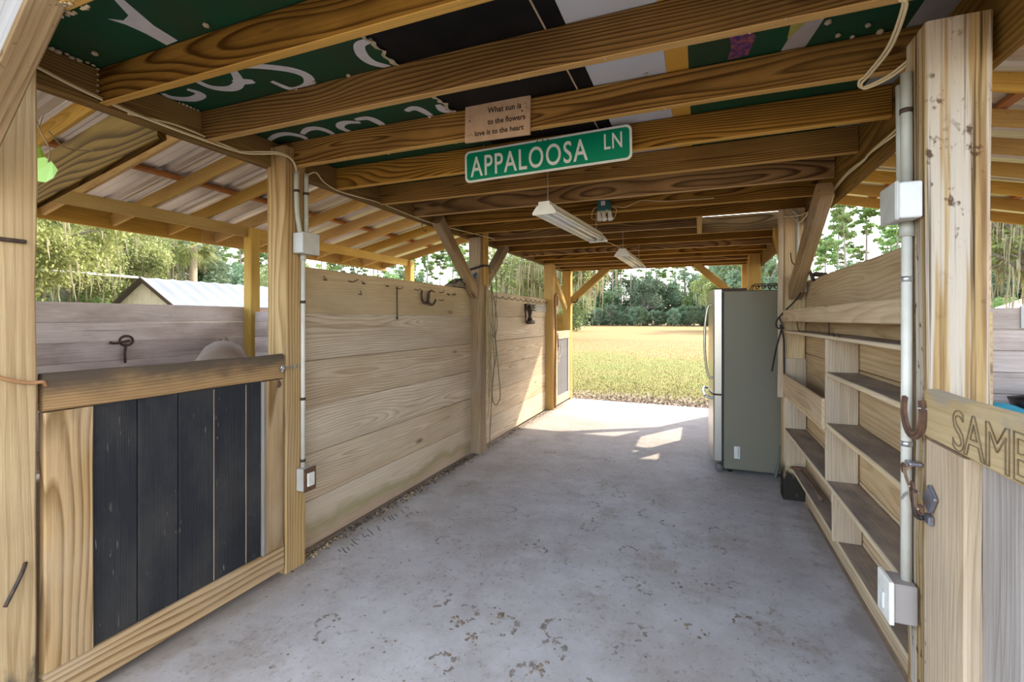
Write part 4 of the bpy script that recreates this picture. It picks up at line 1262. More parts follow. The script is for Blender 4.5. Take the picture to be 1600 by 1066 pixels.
# ------------------------------------------------------------------ hanging shop lights
def shop_light(label, near, far, chain_top):
    a, b_ = Vector(near), Vector(far)
    o = thing('shop_light', tuple((a + b_) / 2), label, 'light', 'hanging shop lights')
    d = (b_ - a)
    L = d.length
    R = d.to_track_quat('Y', 'Z').to_matrix().to_4x4()
    M = Matrix.Translation((a + b_) / 2) @ R
    h = L / 2
    # bent sheet hood, open below
    prof = [(-0.075, 0.0), (-0.078, 0.006), (-0.048, 0.045), (-0.035, 0.05), (-0.035, 0.072), (0.035, 0.072), (0.035, 0.05), (0.048, 0.045), (0.078, 0.006), (0.075, 0.0), (0.046, 0.041), (-0.046, 0.041)]
    v, f = [], []
    n = len(prof)
    for y in (-h, h):
        v += [(x, y, z) for x, z in prof]
    for i in range(n):
        f.append((i, (i + 1) % n, n + (i + 1) % n, n + i))
    link('hood', mesh_from('hood', v, f), ENAM, o, M)
    for s in (-1, 1):
        e = [(-0.076, -0.006), (-0.079, 0.008), (-0.049, 0.048), (-0.037, 0.053), (-0.037, 0.074), (0.037, 0.074), (0.037, 0.053), (0.049, 0.048), (0.079, 0.008), (0.076, -0.006)]
        v = [(x, s * h - 0.003, z) for x, z in e] + [(x, s * h + 0.003, z) for x, z in e]
        k = len(e)
        f = [tuple(range(k)), tuple(range(2 * k - 1, k - 1, -1))] + [(i, k + i, k + (i + 1) % k, (i + 1) % k) for i in range(k)]
        link('end_plate', mesh_from('end_plate', v, f), ENAM, o, M)
    for x in (-0.028, 0.028):
        v, f = tube_geo([(x, -h + 0.03, 0.018), (x, h - 0.03, 0.018)], 0.0125, 10)
        link('lamp_tube', mesh_from('lamp_tube', v, f, True), TUBEW, o, M)
        for s in (-1, 1):
            v, f = tube_geo([(x, s * (h - 0.004), 0.018), (x, s * (h - 0.035), 0.018)], 0.016, 8)
            link('socket', mesh_from('socket', v, f), BOXG, o, M)
    v = [(-0.074, -h, 0.004), (-0.079, -h, 0.010), (-0.079, h, 0.010), (-0.074, h, 0.004)]
    for s in (-1, 1):
        link('hood_lip', mesh_from('hood_lip', [(s * x, y, z) for x, y, z in v], [(0, 1, 2, 3)]), OLIVE, o, M)
    # link chains
    for s, top in zip((-1, 1), chain_top):
        base = M @ Vector((0, s * (h - 0.06), 0.072))
        v, f = [], []
        zt = 2.40
        k = 0
        z = base.z
        while z < zt:
            ring = []
            for q in range(9):
                an = 2 * PI * q / 8
                u_, w_ = 0.004 * math.cos(an), 0.011 * math.sin(an)
                p = (u_, 0, w_) if k % 2 else (0, u_, w_)
                ring.append((p[0], p[1], p[2] + (z - base.z) + 0.009))
            tube_geo(ring, 0.0013, 4, v, f, caps=False)
            z += 0.0175
            k += 1
        link('chain', mesh_from('chain', v, f), STEEL, o, Matrix.Translation(base))
    return o


shop_light('larger looking shop light on chains right below the green sign', (-0.89, 2.76, 2.055), (-0.79, 3.93, 2.055), (0, 0))
shop_light('farther shop light hanging near the field opening', (-0.735, 4.86, 2.05), (-0.70, 6.07, 2.05), (0, 0))
tube_l = thing('lamp_cord', (-0.78, 3.95, 2.1), 'thin pale cord linking the two shop lights', 'cord')
tube('cord', [(-0.79, 3.93, 2.12), (-0.78, 4.1, 2.09), (-0.76, 4.45, 2.11), (-0.74, 4.86, 2.125)], 0.003, CREAM, tube_l)
fl = thing('flood_light', (-0.70, 3.86, 2.22), 'small teal box with two lamp heads screwed to a joist', 'light')
bx_ = rbox('housing', -0.755, -0.655, 3.70, 3.785, 2.262, 2.345, TEAL, fl, 0.006, 2)
rbox('white_label', -0.722, -0.690, 3.6985, 3.701, 2.30, 2.335, WHITE, bx_, 0.0, 1)
for x in (-0.748, -0.71, -0.662):
    tube('lamp_head', [(x, 3.74, 2.262), (x + 0.004, 3.735, 2.225), (x + 0.012, 3.725, 2.19)], 0.016, ENAM, fl, 10, n=3, radii=[0.012, 0.022])
multi_tube('wire', [[(-0.76, 3.76, 2.31), (-0.80, 3.76, 2.28), (-0.81, 3.77, 2.22), (-0.77, 3.75, 2.20)], [(-0.65, 3.76, 2.30), (-0.61, 3.76, 2.27), (-0.63, 3.75, 2.20)],
                    [(-0.65, 3.775, 2.31), (-0.55, 3.78, 2.29), (-0.42, 3.78, 2.33), (-0.25, 3.785, 2.31), (0.1, 3.786, 2.30)]], 0.0028, CREAM, fl)

# ------------------------------------------------------------------ fridge
fx0, fx1, fy0, fy1, fz = 0.205, 0.79, 4.72, 5.53, 1.665
fr = thing('fridge', (0.45, 5.1, 0), 'tall olive-grey fridge with a steel door and long handle', 'fridge')
rbox('body', fx0, 0.755, fy0, fy1, 0.03, fz, FR_SIDE, fr, 0.012, 2)
rbox('gasket', 0.188, 0.206, fy0 + 0.012, fy1 - 0.012, 0.11, fz - 0.01, GASK, fr, 0.003, 1)


def door_panel(name, z0, z1):
    n = 10
    pr = [(0.188, fy0 + 0.002), (0.130, fy0 + 0.001)]
    for k in range(n + 1):
        u = k / n
        pr.append((0.118 - 0.035 * math.sin(PI * u), fy0 + 0.012 + (fy1 - fy0 - 0.024) * u))
    pr += [(0.130, fy1 - 0.001), (0.188, fy1 - 0.002)]
    return prism(name, pr, z0, z1, 'z', FR_DOOR, fr, org=(0.15, 5.1, (z0 + z1) / 2))


ud = door_panel('upper_door', 0.715, fz + 0.012)
ld = door_panel('freezer_drawer', 0.10, 0.700)
tube('handle', [(0.112, 4.80, 1.54), (0.075, 4.80, 1.52), (0.050, 4.80, 1.36), (0.045, 4.80, 1.20), (0.050, 4.80, 1.04), (0.075, 4.80, 0.875), (0.112, 4.80, 0.855)], 0.012, plain('handle_steel', (0.60, 0.57, 0.46), 0.3, 0.9), ud, 10)
tube('handle', [(0.112, 4.80, 0.66), (0.06, 4.80, 0.675), (0.045, 4.84, 0.68), (0.035, 5.12, 0.68), (0.045, 5.40, 0.68), (0.06, 5.44, 0.675), (0.112, 5.45, 0.66)], 0.012, STEEL, ld, 10)
rbox('hinge_cover', 0.125, 0.40, fy0 + 0.012, fy0 + 0.11, fz - 0.002, fz + 0.022, DARKI, fr, 0.006, 2)
rbox('middle_hinge', 0.12, 0.208, fy0 - 0.004, fy0 + 0.03, 0.700, 0.716, DARKI, fr, 0.002, 1)
tube('front_roller', [(0.165, fy0 - 0.002, 0.036), (0.165, fy0 + 0.05, 0.036)], 0.035, plain('grey_foot', (0.16, 0.15, 0.14), 0.6), fr, 14, n=1)
rbox('kick_plate', 0.19, 0.24, fy0 + 0.02, fy1 - 0.02, 0.012, 0.10, GASK, fr, 0.003, 1)
for x in (0.26, 0.70):
    for y in (fy0 + 0.05, fy1 - 0.05):
        tube('foot', [(x, y, 0.0), (x, y, 0.035)], 0.02, BLACKR, fr, 8, n=1)
st = rbox('sticker', 0.292, 0.340, fy0 - 0.0012, fy0 + 0.0005, 0.135, 0.245, WHITE, fr, 0.0, 1, 'white label with tiny print')
v, f = [], []
for k in range(16):
    z0 = 0.145 + k * 0.006
    a, c2 = (0.322, 0.334 - r_.uniform(0, 0.004))
    bs = len(v)
    v += [(a, fy0 - 0.0016, z0), (c2, fy0 - 0.0016, z0), (c2, fy0 - 0.0016, z0 + r_.uniform(0.0015, 0.004)), (a, fy0 - 0.0016, z0 + 0.003)]
    f.append((bs, bs + 1, bs + 2, bs + 3))
sub('print_line', mesh_from('print', [tuple(Vector(p) - Vector((0.316, fy0, 0.19))) for p in v], f), INK, st, Matrix.Translation((0.316, fy0, 0.19)))
hs = thing('drain_hose', (0.62, 4.68, 0), 'grey hose end lying at the back corner of the fridge', 'hose')
tube('hose', [(0.66, 4.66, 0.30), (0.655, 4.66, 0.20), (0.63, 4.67, 0.08), (0.615, 4.67, 0.012)], 0.012, plain('grey_hose', (0.13, 0.13, 0.11), 0.6), hs, 8)
# scrolled iron rack on top of the fridge
rk = thing('iron_rack', (0.6, 4.98, fz), 'scrolled dark iron rack lying on top of the fridge', 'rack')
ln_ = []
zt, zb = fz + 0.062, fz + 0.006
yk = 4.90
ln_ += [[(0.455, yk, zb), (0.475, yk, zt), (0.50, yk, zt + 0.003), (0.70, yk, zt), (0.745, yk, zt)], [(0.455, yk, zb), (0.60, yk, zb), (0.75, yk, zb)]]
for k in range(5):
    x = 0.50 + k * 0.052
    ln_.append([(x + 0.018 * math.cos(a) * (1 - a / 14), yk, (zt + zb) / 2 + 0.02 * math.sin(a) * (1 - a / 14)) for a in [j * 0.7 for j in range(12)]])
ln_ += [[(p[0], p[1] + 0.25, p[2]) for p in q] for q in ln_[:2]]
for x in (0.475, 0.60, 0.74):
    ln_.append([(x, yk, zt), (x, yk + 0.25, zt)])
multi_tube('rack_frame', ln_, 0.0045, DARKI, rk, 6, 2)

# ------------------------------------------------------------------ shelf unit between the right posts
su = thing('shelf_unit', (0.68, 3.0, 0), 'open wooden shelves built between the right posts', 'shelf')
SX0, SX1 = 0.610, 0.755
J = dict(segs=5, jit=0.002)
box('shelf', 0.648, SX1, 1.82, 4.165, 0.252, 0.272, W_SHELF, su, 'y', **J)
box('shelf', SX0, SX1, 1.82, 4.165, 0.537, 0.560, W_SHELF, su, 'y', **J)
box('shelf', SX0, SX1, 1.82, 2.875, 0.838, 0.862, W_SHELF, su, 'y', **J)
box('shelf', SX0, SX1, 1.82, 2.875, 1.103, 1.128, W_SHELF, su, 'y', **J)
box('shelf', SX0, SX1, 2.902, 4.165, 0.803, 0.825, W_SHELF, su, 'y', **J)
box('shelf', SX0, SX1, 1.84, 4.165, 1.298, 1.318, W_SHELF, su, 'y', **J)
box('shelf_lip', 0.598, 0.616, 2.902, 4.165, 0.826, 0.985, W_PLANKR, su, 'y', **J)
box('top_rail', 0.592, 0.618, 1.85, 4.19, 1.384, 1.472, W_PLANKR, su, 'y', label='bark-scarred top rail', **J)
box('divider', SX0, SX1, 2.877, 2.900, 0.561, 1.297, W_PALE, su, 'z', **J)
box('divider', 0.625, SX1, 2.82, 2.842, 0.273, 0.536, W_PALE, su, 'z', **J)
for z0, z1 in ((0.274, 0.536), (0.562, 0.802), (0.827, 1.10)):
    box('end_panel', SX0 + 0.004, SX1, 4.150, 4.168, z0, z1, W_PALE, su, 'z', c=0.002)
for q in ([[(0.605, 3.62, 1.385), (0.61, 3.61, 1.34), (0.62, 3.60, 1.318)], [(0.63, 2.9, 1.385), (0.63, 2.9, 1.32)], [(0.612, 2.72, 1.318), (0.60, 2.70, 1.335)], [(0.612, 2.62, 1.318), (0.598, 2.60, 1.33)]]):
    tube('wire_hanger', q, 0.003, DARKI, su, 6, n=2)
hm = thing('hammer', (0.68, 3.7, 0.275), 'rusty claw hammer lying on the lowest shelf at its far end', 'hammer')
v, f = tube_geo([(0.632, 4.06, 0.283), (0.66, 4.03, 0.292), (0.70, 4.0, 0.292)], 0.011, 8, radii=[0.005, 0.013, 0.012])
link('hammer_head', mesh_from('hammer_head', v, f, True), RUST, hm)
v, f = tube_geo([(0.695, 4.0, 0.29), (0.705, 3.7, 0.286), (0.70, 3.52, 0.288), (0.698, 3.40, 0.288)], 0.01, 8, radii=[0.009, 0.008, 0.012, 0.016])
link('handle', mesh_from('hammer_handle', v, f, True), plain('hammer_handle', (0.16, 0.10, 0.065), 0.7, var=0.2), hm)
kp = mesh_from('bark_chip', [(-.02, -.01, 0), (.02, -.012, 0), (.025, .01, 0), (-.018, .012, 0), (0, 0, .01)], [(0, 1, 4), (1, 2, 4), (2, 3, 4), (3, 0, 4)])
tag(link('bark_chip', kp, DARKI, None, Matrix.Translation((0.69, 2.25, 0.2725))), 'dark bark chip lying on the lowest shelf near its near end', 'chip')

# ------------------------------------------------------------------ horseshoes, hooks, straps, cords
def horseshoe_pts(wd, h):
    p = []
    for k in range(17):
        u = -1 + 2 * k / 16
        th = u * 2.15
        r = 1.0 + 0.08 * abs(u)
        p.append((wd / 2 * math.sin(th) * r, -h / 2 * math.cos(th) * r + 0.04 * h))
    return p


def horseshoe(label, M, wd=0.115, h=0.13, mat=None):
    P = horseshoe_pts(wd, h)
    v, f = [], []
    n = len(P)
    for i, (x, y) in enumerate(P):
        a = Vector(P[max(i - 1, 0)]); c2 = Vector(P[min(i + 1, n - 1)])
        t_ = (c2 - a).normalized()
        nr = Vector((-t_.y, t_.x))
        k = 0.0095 * (0.75 + 0.35 * math.sin(PI * i / (n - 1)))
        for (s, q) in ((-1, -0.0045), (1, -0.0045), (1, 0.0045), (0.25, 0.0045), (0.15, 0.0015), (-0.15, 0.0015), (-0.25, 0.0045), (-1, 0.0045)):
            v.append((x + nr.x * k * s, y + nr.y * k * s, q))
    for i in range(n - 1):
        for k in range(8):
            f.append((i * 8 + k, i * 8 + (k + 1) % 8, i * 8 + 8 + (k + 1) % 8, i * 8 + 8 + k))
    f.append(tuple(range(7, -1, -1))); f.append(tuple(range((n - 1) * 8, n * 8)))
    o = link('horseshoe', mesh_from('horseshoe', v, f), mat or RUST, None, M)
    return tag(o, label, 'horseshoe', 'rusty horseshoes')


FACE_PX = Matrix(((0, 0, 1, 0), (1, 0, 0, 0), (0, 1, 0, 0), (0, 0, 0, 1)))       # local x->y, y->z, normal->+x
FACE_MX = Matrix(((0, 0, -1, 0), (-1, 0, 0, 0), (0, 1, 0, 0), (0, 0, 0, 1)))     # local x->-y, y->z, normal->-x
o = horseshoe('rusty horseshoe hung beside the carved door rail', Matrix.Translation((0.556, 1.640, 1.135)) @ Matrix.Rotation(math.radians(10), 4, 'Z') @ FACE_MX, 0.078, 0.130)
sub('staple', mesh_from('staple', *tube_geo([(0, 0.0, -0.02), (0.005, 0.006, 0.012), (0.012, 0.004, 0.014), (0.02, 0, -0.03)], 0.002, 6), True), STEEL, o,
    Matrix.Translation((0.566, 1.612, 1.155)) @ FACE_MX)
horseshoe('left one of two linked horseshoes on the bleached plank wall', Matrix.Translation((-2.208, 3.50, 1.605)) @ FACE_PX, 0.115, 0.135, DARKI)
horseshoe('tilted one of two linked horseshoes on the bleached plank wall', Matrix.Translation((-2.197, 3.585, 1.59)) @ Matrix.Rotation(math.radians(-48), 4, 'X') @ FACE_PX, 0.115, 0.135, DARKI)
hr = thing('nail_row', (-2.225, 3.2, 1.65), 'row of bent rusty nails along the top plank of the left wall', 'nails')
for i, (y, z) in enumerate(((2.33, 1.655), (2.56, 1.662), (2.70, 1.656), (2.97, 1.657), (3.11, 1.648), (3.36, 1.655), (3.64, 1.650), (3.76, 1.652), (3.91, 1.638), (4.02, 1.643), (2.66, 1.58), (3.76, 1.58))):
    a = r_.uniform(0.02, 0.05)
    k_ = r_.choice((-1, 1)) * r_.uniform(0.6, 1.0)
    v, f = tube_geo([(0, 0, 0), (0.03, 0.006 * k_, -0.006), (0.036, 0.012 * k_, -0.004), (0.034, (0.012 + a) * k_, r_.uniform(-0.004, 0.022))], 0.0032, 6)
    link('bent_nail', mesh_from('bent_nail', v, f, True), DARKI, hr, Matrix.Translation((-2.226, y, z)))
hk = thing('hanging_rod', (-2.2, 3.094, 1.63), 'thin straight iron rod hanging from a nail on the left plank wall', 'rod')
v, f = tube_geo([(-2.212, 3.094, 1.64), (-2.21, 3.094, 1.41)], 0.0045, 8)
tube_geo([(-2.212, 3.094 + 0.009 * math.cos(a), 1.648 + 0.009 * math.sin(a)) for a in [2 * PI * k / 10 for k in range(11)]], 0.003, 6, v, f)
tube_geo([(-2.21, 3.094, 1.418), (-2.21, 3.094, 1.402)], 0.009, 8, v, f)
link('rod', mesh_from('rod', v, f, True), DARKI, hk)
# black strap and blue rope round the middle left post, old bridle pad on the wall top
bs_ = thing('post_strap', (-2.18, 4.48, 1.95), 'black strap tied round the dark middle left post', 'strap')
tube('strap', [(-2.262, 4.398, 1.92), (-2.18, 4.394, 1.935), (-2.10, 4.396, 1.955), (-2.075, 4.47, 1.965), (-2.078, 4.555, 1.96)], 0.011, BLACKR, bs_, 8)
br = thing('blue_rope', (-2.24, 4.38, 1.80), 'blue rope knot tied where brace meets middle left post', 'rope')
multi_tube('rope', [[(-2.24, 4.10, 1.77), (-2.25, 4.22, 1.80), (-2.24, 4.32, 1.79), (-2.22, 4.39, 1.84), (-2.16, 4.395, 1.88), (-2.20, 4.38, 1.82), (-2.22, 4.34, 1.76), (-2.20, 4.36, 1.66)],
                    [(-2.235, 4.28, 1.84), (-2.20, 4.36, 1.80), (-2.21, 4.39, 1.72), (-2.205, 4.38, 1.64)]], 0.011, BLUER, br, 8)
bd = thing('halter_pad', (-2.24, 4.2, 1.73), 'worn dark leather halter lying on the left wall top', 'halter')
v, f = [], []
for i in range(9):
    u = i / 8
    y = 3.98 + 0.36 * u
    for k in range(9):
        a = PI * k / 8
        rr = 0.028 + 0.052 * math.sin(PI * min(u * 1.1, 1)) * (0.9 + 0.1 * math.sin(5 * u))
        v.append((-2.243 + 0.05 * math.cos(a), y, 1.722 + rr * math.sin(a) * 1.15))
for i in range(8):
    for k in range(8):
        f.append((i * 9 + k, i * 9 + k + 1, i * 9 + 10 + k, i * 9 + 9 + k))
f.append(tuple(range(9))); f.append(tuple(range(80, 71, -1)))
c0 = Vector((-2.243, 4.16, 1.75))
link('pad', mesh_from('pad', [tuple(Vector(p) - c0) for p in v], f, True), LEATH, bd, Matrix.Translation(c0))
multi_tube('strap', [[(-2.21, 4.0, 1.73), (-2.205, 4.12, 1.80), (-2.208, 4.25, 1.785), (-2.215, 4.35, 1.735)], [(-2.20, 4.2, 1.74), (-2.195, 4.26, 1.80), (-2.2, 4.32, 1.75)]], 0.008, BLACKR, bd, 6)
# bundle of cords down the middle left post
rb_ = thing('cord_bundle', (-2.08, 4.56, 2.0), 'bundle of tan cords hanging down the middle left post', 'cords')
lines = []
for k in range(7):
    y = 4.49 + k * 0.012
    x = -2.085 + r_.uniform(-0.012, 0.03)
    zt = 1.95 + r_.uniform(-0.25, 0.05)
    zb_ = r_.uniform(0.15, 0.9)
    lines.append([(x, y, zt)] + [(x + r_.uniform(-.012, .02), y + r_.uniform(-.012, .012), zt + (zb_ - zt) * q) for q in (0.2, 0.4, 0.6, 0.8)] + [(x, y, zb_)])
multi_tube('cord', lines, 0.0055, ROPE, rb_)
multi_tube('cord', [[(-2.07, 4.55, 1.93), (-2.02, 4.575, 1.92), (-2.01, 4.58, 1.7), (-2.02, 4.57, 1.3), (-1.99, 4.58, 0.9), (-1.965, 4.58, 0.62), (-1.985, 4.58, 0.52), (-2.03, 4.57, 0.50), (-2.05, 4.56, 0.62), (-2.03, 4.57, 0.95), (-2.05, 4.56, 1.25)],
                    [(-2.06, 4.55, 1.9), (-2.04, 4.56, 1.4), (-2.01, 4.57, 1.05), (-2.04, 4.56, 0.8), (-2.055, 4.55, 0.45), (-2.07, 4.55, 0.25), (-2.075, 4.552, 0.05)],
                    [(-2.07, 4.54, 1.85), (-2.03, 4.57, 1.6), (-2.0, 4.58, 1.35), (-2.03, 4.57, 1.2), (-2.06, 4.55, 1.4)]], 0.005, ROPED, rb_)
# slotted bracket with hanging tool on the far stretch of the left wall
sbk = thing('slotted_bracket', (-2.2, 6.5, 1.56), 'white slotted metal strip screwed to the far plank wall', 'bracket')
yA, yB = 6.02, 7.0
v, f = [], []
for k in range(9):
    y0 = yA + (yB - yA) * k / 9
    y1 = y0 + (yB - yA) / 9
    for (a, c2, z0, z1) in ((y0, y0 + 0.03, 1.525, 1.615), (y0, y1, 1.525, 1.535), (y0, y1, 1.565, 1.577), (y0, y1, 1.605, 1.615)):
        bsx = len(v)
        v += [(-2.205, a, z0), (-2.205, c2, z0), (-2.205, c2, z1), (-2.205, a, z1), (-2.22, a, z0), (-2.22, c2, z0), (-2.22, c2, z1), (-2.22, a, z1)]
        f += [(bsx, bsx + 1, bsx + 2, bsx + 3), (bsx + 4, bsx + 7, bsx + 6, bsx + 5), (bsx, bsx + 4, bsx + 5, bsx + 1), (bsx + 3, bsx + 2, bsx + 6, bsx + 7)]
c0 = Vector((-2.21, 6.5, 1.57))
dk = [q for q in range(len(f)) if q < 4 * 4 * 4]
me = mesh_from('strip', [tuple(Vector(p) - c0) for p in v], f)
me.materials.append(WHITE); me.materials.append(DARKI)
me.polygons.foreach_set('material_index', [1 if i < 64 else 0 for i in range(len(f))])
link('strip', me, None, sbk, Matrix.Translation(c0))
v, f = tube_geo([(-2.19, 6.12, 1.60), (-2.17, 6.10, 1.52), (-2.18, 6.12, 1.44), (-2.175, 6.1, 1.40)], 0.03, 8, radii=[0.02, 0.035, 0.02, 0.04])
tube_geo([(-2.17, 5.99, 1.365), (-2.17, 6.24, 1.365)], 0.028, 8, v, f)
tube_geo([(-2.18, 5.96, 1.37), (-2.18, 5.94, 1.52), (-2.19, 6.0, 1.60), (-2.19, 6.1, 1.61)], 0.012, 6, v, f)
o = link('bit_holder', mesh_from('bit_holder', v, f, True), DARKI)
tag(o, 'dark iron bridle hook hanging below the white slotted strip', 'hook')
lines = [[(-2.222, y, 1.675), (-2.19, y + 0.05, 1.665 - 0.02), (-2.185, y + 0.12, 1.68)] for y in [4.85 + 0.2 * k for k in range(11)]]
nr = thing('nail_row', (-2.22, 5.85, 1.67), 'row of slanted nails on the far plank wall above the slotted strip', 'nails')
for q in lines: tube('bent_nail', q, 0.004, DARKI, nr, 6, n=3)
# brown hose bent over the far left post, chain and rope on the far door
o = tube('bent_hose', [(-2.09, 7.04, 0.02), (-2.09, 7.05, 0.6), (-2.085, 7.05, 1.2), (-2.09, 7.05, 1.70), (-2.085, 7.09, 1.79), (-2.085, 7.15, 1.76), (-2.09, 7.17, 1.62)], 0.018, plain('brown_hose', (0.34, 0.18, 0.07), 0.6), None, 10)
tag(o, 'brown hose bent over like a cane on the far left post', 'hose')
ch = thing('latch_chain', (-2.08, 7.16, 1.1), 'rusty latch chain with pale cord on the small far door', 'chain')
v, f = [], []
for k in range(9):
    z = 1.16 - k * 0.03
    tube_geo([(-2.085 + (0.0 if k % 2 else 0.012 * math.cos(a)), 7.15 + k * 0.006 + (0.012 * math.cos(a) if k % 2 else 0.0), z + 0.02 * math.sin(a)) for a in [2 * PI * q / 8 for q in range(9)]], 0.005, 5, v, f, caps=False)
link('chain', mesh_from('chain', v, f), RUST, ch)
multi_tube('cord', [[(-2.08, 7.2, 0.95), (-2.07, 7.15, 0.88), (-2.075, 7.22, 0.80), (-2.07, 7.3, 0.86), (-2.075, 7.36, 0.95), (-2.08, 7.32, 1.03)], [(-2.075, 7.16, 0.9), (-2.07, 7.2, 0.78), (-2.075, 7.14, 0.72)]], 0.007, plain('pale_cord', (0.62, 0.55, 0.42), 0.8), ch)
# latch on the carved door
lt = thing('gate_latch', (0.56, 1.6, 0.93), 'hasp and snap latch holding the carved door to the post', 'latch')
rbox('hasp_plate', 0.560, 0.570, 1.535, 1.585, 0.895, 0.955, BLUEST, lt, 0.003, 1, rot=Matrix.Rotation(0.6, 4, 'X'))
rbox('hasp_plate', 0.558, 0.571, 1.548, 1.585, 0.857, 0.882, BLUEST, lt, 0.003, 1)
multi_tube('snap', [[(0.575, 1.70, 0.975), (0.555, 1.69, 0.965), (0.55, 1.665, 0.945), (0.548, 1.635, 0.93)], [(0.548, 1.60, 0.925), (0.54, 1.57, 0.905), (0.54, 1.555, 0.895)]], 0.0045, BRASS, lt, 8)
rbox('bolt_head', 0.560, 0.592, 1.675, 1.715, 0.978, 0.988, BLUEST, lt, 0.004, 2)
for q in ([[(0.556 + 0.0 * a, 1.705 + 0.013 * math.cos(a), 0.965 + 0.013 * math.sin(a)) for a in [2 * PI * q / 10 for q in range(11)]],
                    [(0.55, 1.625 + 0.012 * math.cos(a), 0.92 + 0.03 * math.sin(a)) for a in [2 * PI * q / 10 for q in range(11)]],
                    [(0.541, 1.548 + 0.016 * math.cos(a), 0.898 + 0.011 * math.sin(a)) for a in [2 * PI * q / 10 for q in range(11)]]]):
    tube('ring', q, 0.0035, RUST, lt, 6, n=1)
multi_tube('ring', [[(0.55, 1.615, 0.93), (0.548, 1.605, 0.885), (0.55, 1.59, 0.865), (0.555, 1.575, 0.87)]], 0.007, DARKI, lt, 6)
# dark hardware at the brace of the right post
hh = thing('pulley_clamp', (0.72, 3.85, 1.70), 'dark iron clamp hanging at the right wall top by the brace', 'clamp')
multi_tube('clamp', [[(0.66, 3.86, 1.79), (0.70, 3.87, 1.76), (0.74, 3.87, 1.72), (0.77, 3.8, 1.705), (0.775, 3.65, 1.70)], [(0.72, 3.86, 1.75), (0.735, 3.83, 1.70), (0.745, 3.86, 1.68), (0.74, 3.89, 1.72)], [(0.74, 3.80, 1.72), (0.78, 3.74, 1.71)]], 0.012, DARKI, hh, 8)
tube('wire', [(0.63, 4.02, 1.90), (0.64, 4.0, 1.82), (0.67, 3.9, 1.78)], 0.004, DARKI, hh)
o = tube('bent_wire', [(0.78, 1.93, 1.70), (0.775, 2.05, 1.715), (0.77, 2.15, 1.70)], 0.003, DARKI)
tag(o, 'short bent wire on the top edge of the right wall', 'wire')
# iron bracket ring on the last left post
o = tube('ring_hook', [(-2.105, 8.10, 1.72), (-2.05, 8.08, 1.70), (-2.0, 8.06, 1.72), (-1.975, 8.06, 1.77)], 0.012, DARKI, None, 8)
tag(o, 'dark curved hook under the brace of the last left post', 'hook')
# things kept in the right stall
tb = thing('storage_heap', (1.75, 3.85, 0), 'black bags heaped against the divider of the right stall', 'bags')


def lump(name, c_, s, mat, parent, seed, noise_=0.16):
    rr = random.Random(seed)
    bm = bmesh.new()
    bmesh.ops.create_icosphere(bm, subdivisions=3, radius=1.0)
    ph_ = [rr.uniform(0, 6) for _ in range(6)]
    for q in bm.verts:
        p = q.co
        k = 1 + noise_ * (math.sin(p.x * 4 + ph_[0]) * math.sin(p.y * 5 + ph_[1]) + 0.6 * math.sin(p.z * 7 + ph_[2] + p.x * 3) + 0.4 * math.sin(p.y * 11 + ph_[3] + p.z * 6))
        q.co = Vector((p.x * s[0] * k, p.y * s[1] * k, max(p.z, -0.9) * s[2] * k))
    m = bpy.data.meshes.new(name)
    bm.to_mesh(m); bm.free()
    m.polygons.foreach_set('use_smooth', [True] * len(m.polygons))
    if parent is None:
        return link(name, m, mat, None, Matrix.Translation(c_))
    return link(name, m, mat, parent, Matrix.Translation(c_))


lump('bag', (1.55, 3.75, 0.38), (0.38, 0.36, 0.44), BAG, tb, 3)
lump('bag', (2.15, 3.78, 0.44), (0.42, 0.36, 0.50), BAG, tb, 5)
lump('bag', (2.02, 3.86, 0.84), (0.22, 0.16, 0.12), BAG, tb, 8, 0.22)
n = 16
v, f = [], []
for i in range(n + 1):
    for k in range(n + 1):
        x = 1.30 + 0.85 * i / n
        y = 3.42 + 0.6 * k / n
        d = math.hypot((x - 1.70) / 0.55, (y - 3.74) / 0.5)
        z = 0.88 - 0.42 * d * d + 0.012 * math.sin(14 * x + 6 * y) + 0.010 * math.sin(23 * y - 9 * x)
        v.append((x, y, max(z, 0.30)))
for i in range(n):
    for k in range(n):
        a = i * (n + 1) + k
        f.append((a, a + n + 1, a + n + 2, a + 1))
c0 = Vector((1.7, 3.72, 0.8))
o = link('blue_tarp', mesh_from('blue_tarp', [tuple(Vector(p) - c0) for p in v], f, True), BLUE, None, Matrix.Translation(c0))
tag(o, 'bright blue tarp thrown over the black bags in the right stall', 'tarp')
sm_ = o.modifiers.new('thickness', 'SOLIDIFY'); sm_.thickness = 0.008
o = rbox('perforated_plate', 2.02, 2.12, 4.225, 4.24, 1.34, 1.49, WHITE, None, 0.002, 1)
tag(o, 'white perforated plate at the top of the right stall divider', 'plate')
v, f = [], []
for i in range(3):
    for k in range(4):
        bsx = len(v)
        for q in range(8):
            v.append((2.04 + i * 0.03 + 0.006 * math.cos(2 * PI * q / 8) - 2.07, 4.2245 - 4.23, 1.36 + k * 0.037 + 0.006 * math.sin(2 * PI * q / 8) - 1.415))
        f.append(tuple(range(bsx, bsx + 8)))
sub('hole', mesh_from('hole', v, f), DARKI, o, Matrix.Translation((2.07, 4.23, 1.415)))
# twine knot on the outer left wall
o = multi_tube('twine_knot', [[(-5.55, 3.05 + 0.06 * math.cos(a), 1.18 + 0.05 * math.sin(a)) for a in [k * 0.6 for k in range(12)]], [(-5.55, 3.05, 1.15), (-5.54, 3.03, 1.05), (-5.55, 3.04, 0.95)], [(-5.55, 3.08, 1.18), (-5.54, 2.95, 1.16), (-5.55, 2.9, 1.17)]], 0.012, plain('dark_twine', (0.10, 0.05, 0.035), 0.9), None, 6)
tag(o, 'dark knotted twine hanging on the back wall of the left stall', 'twine')

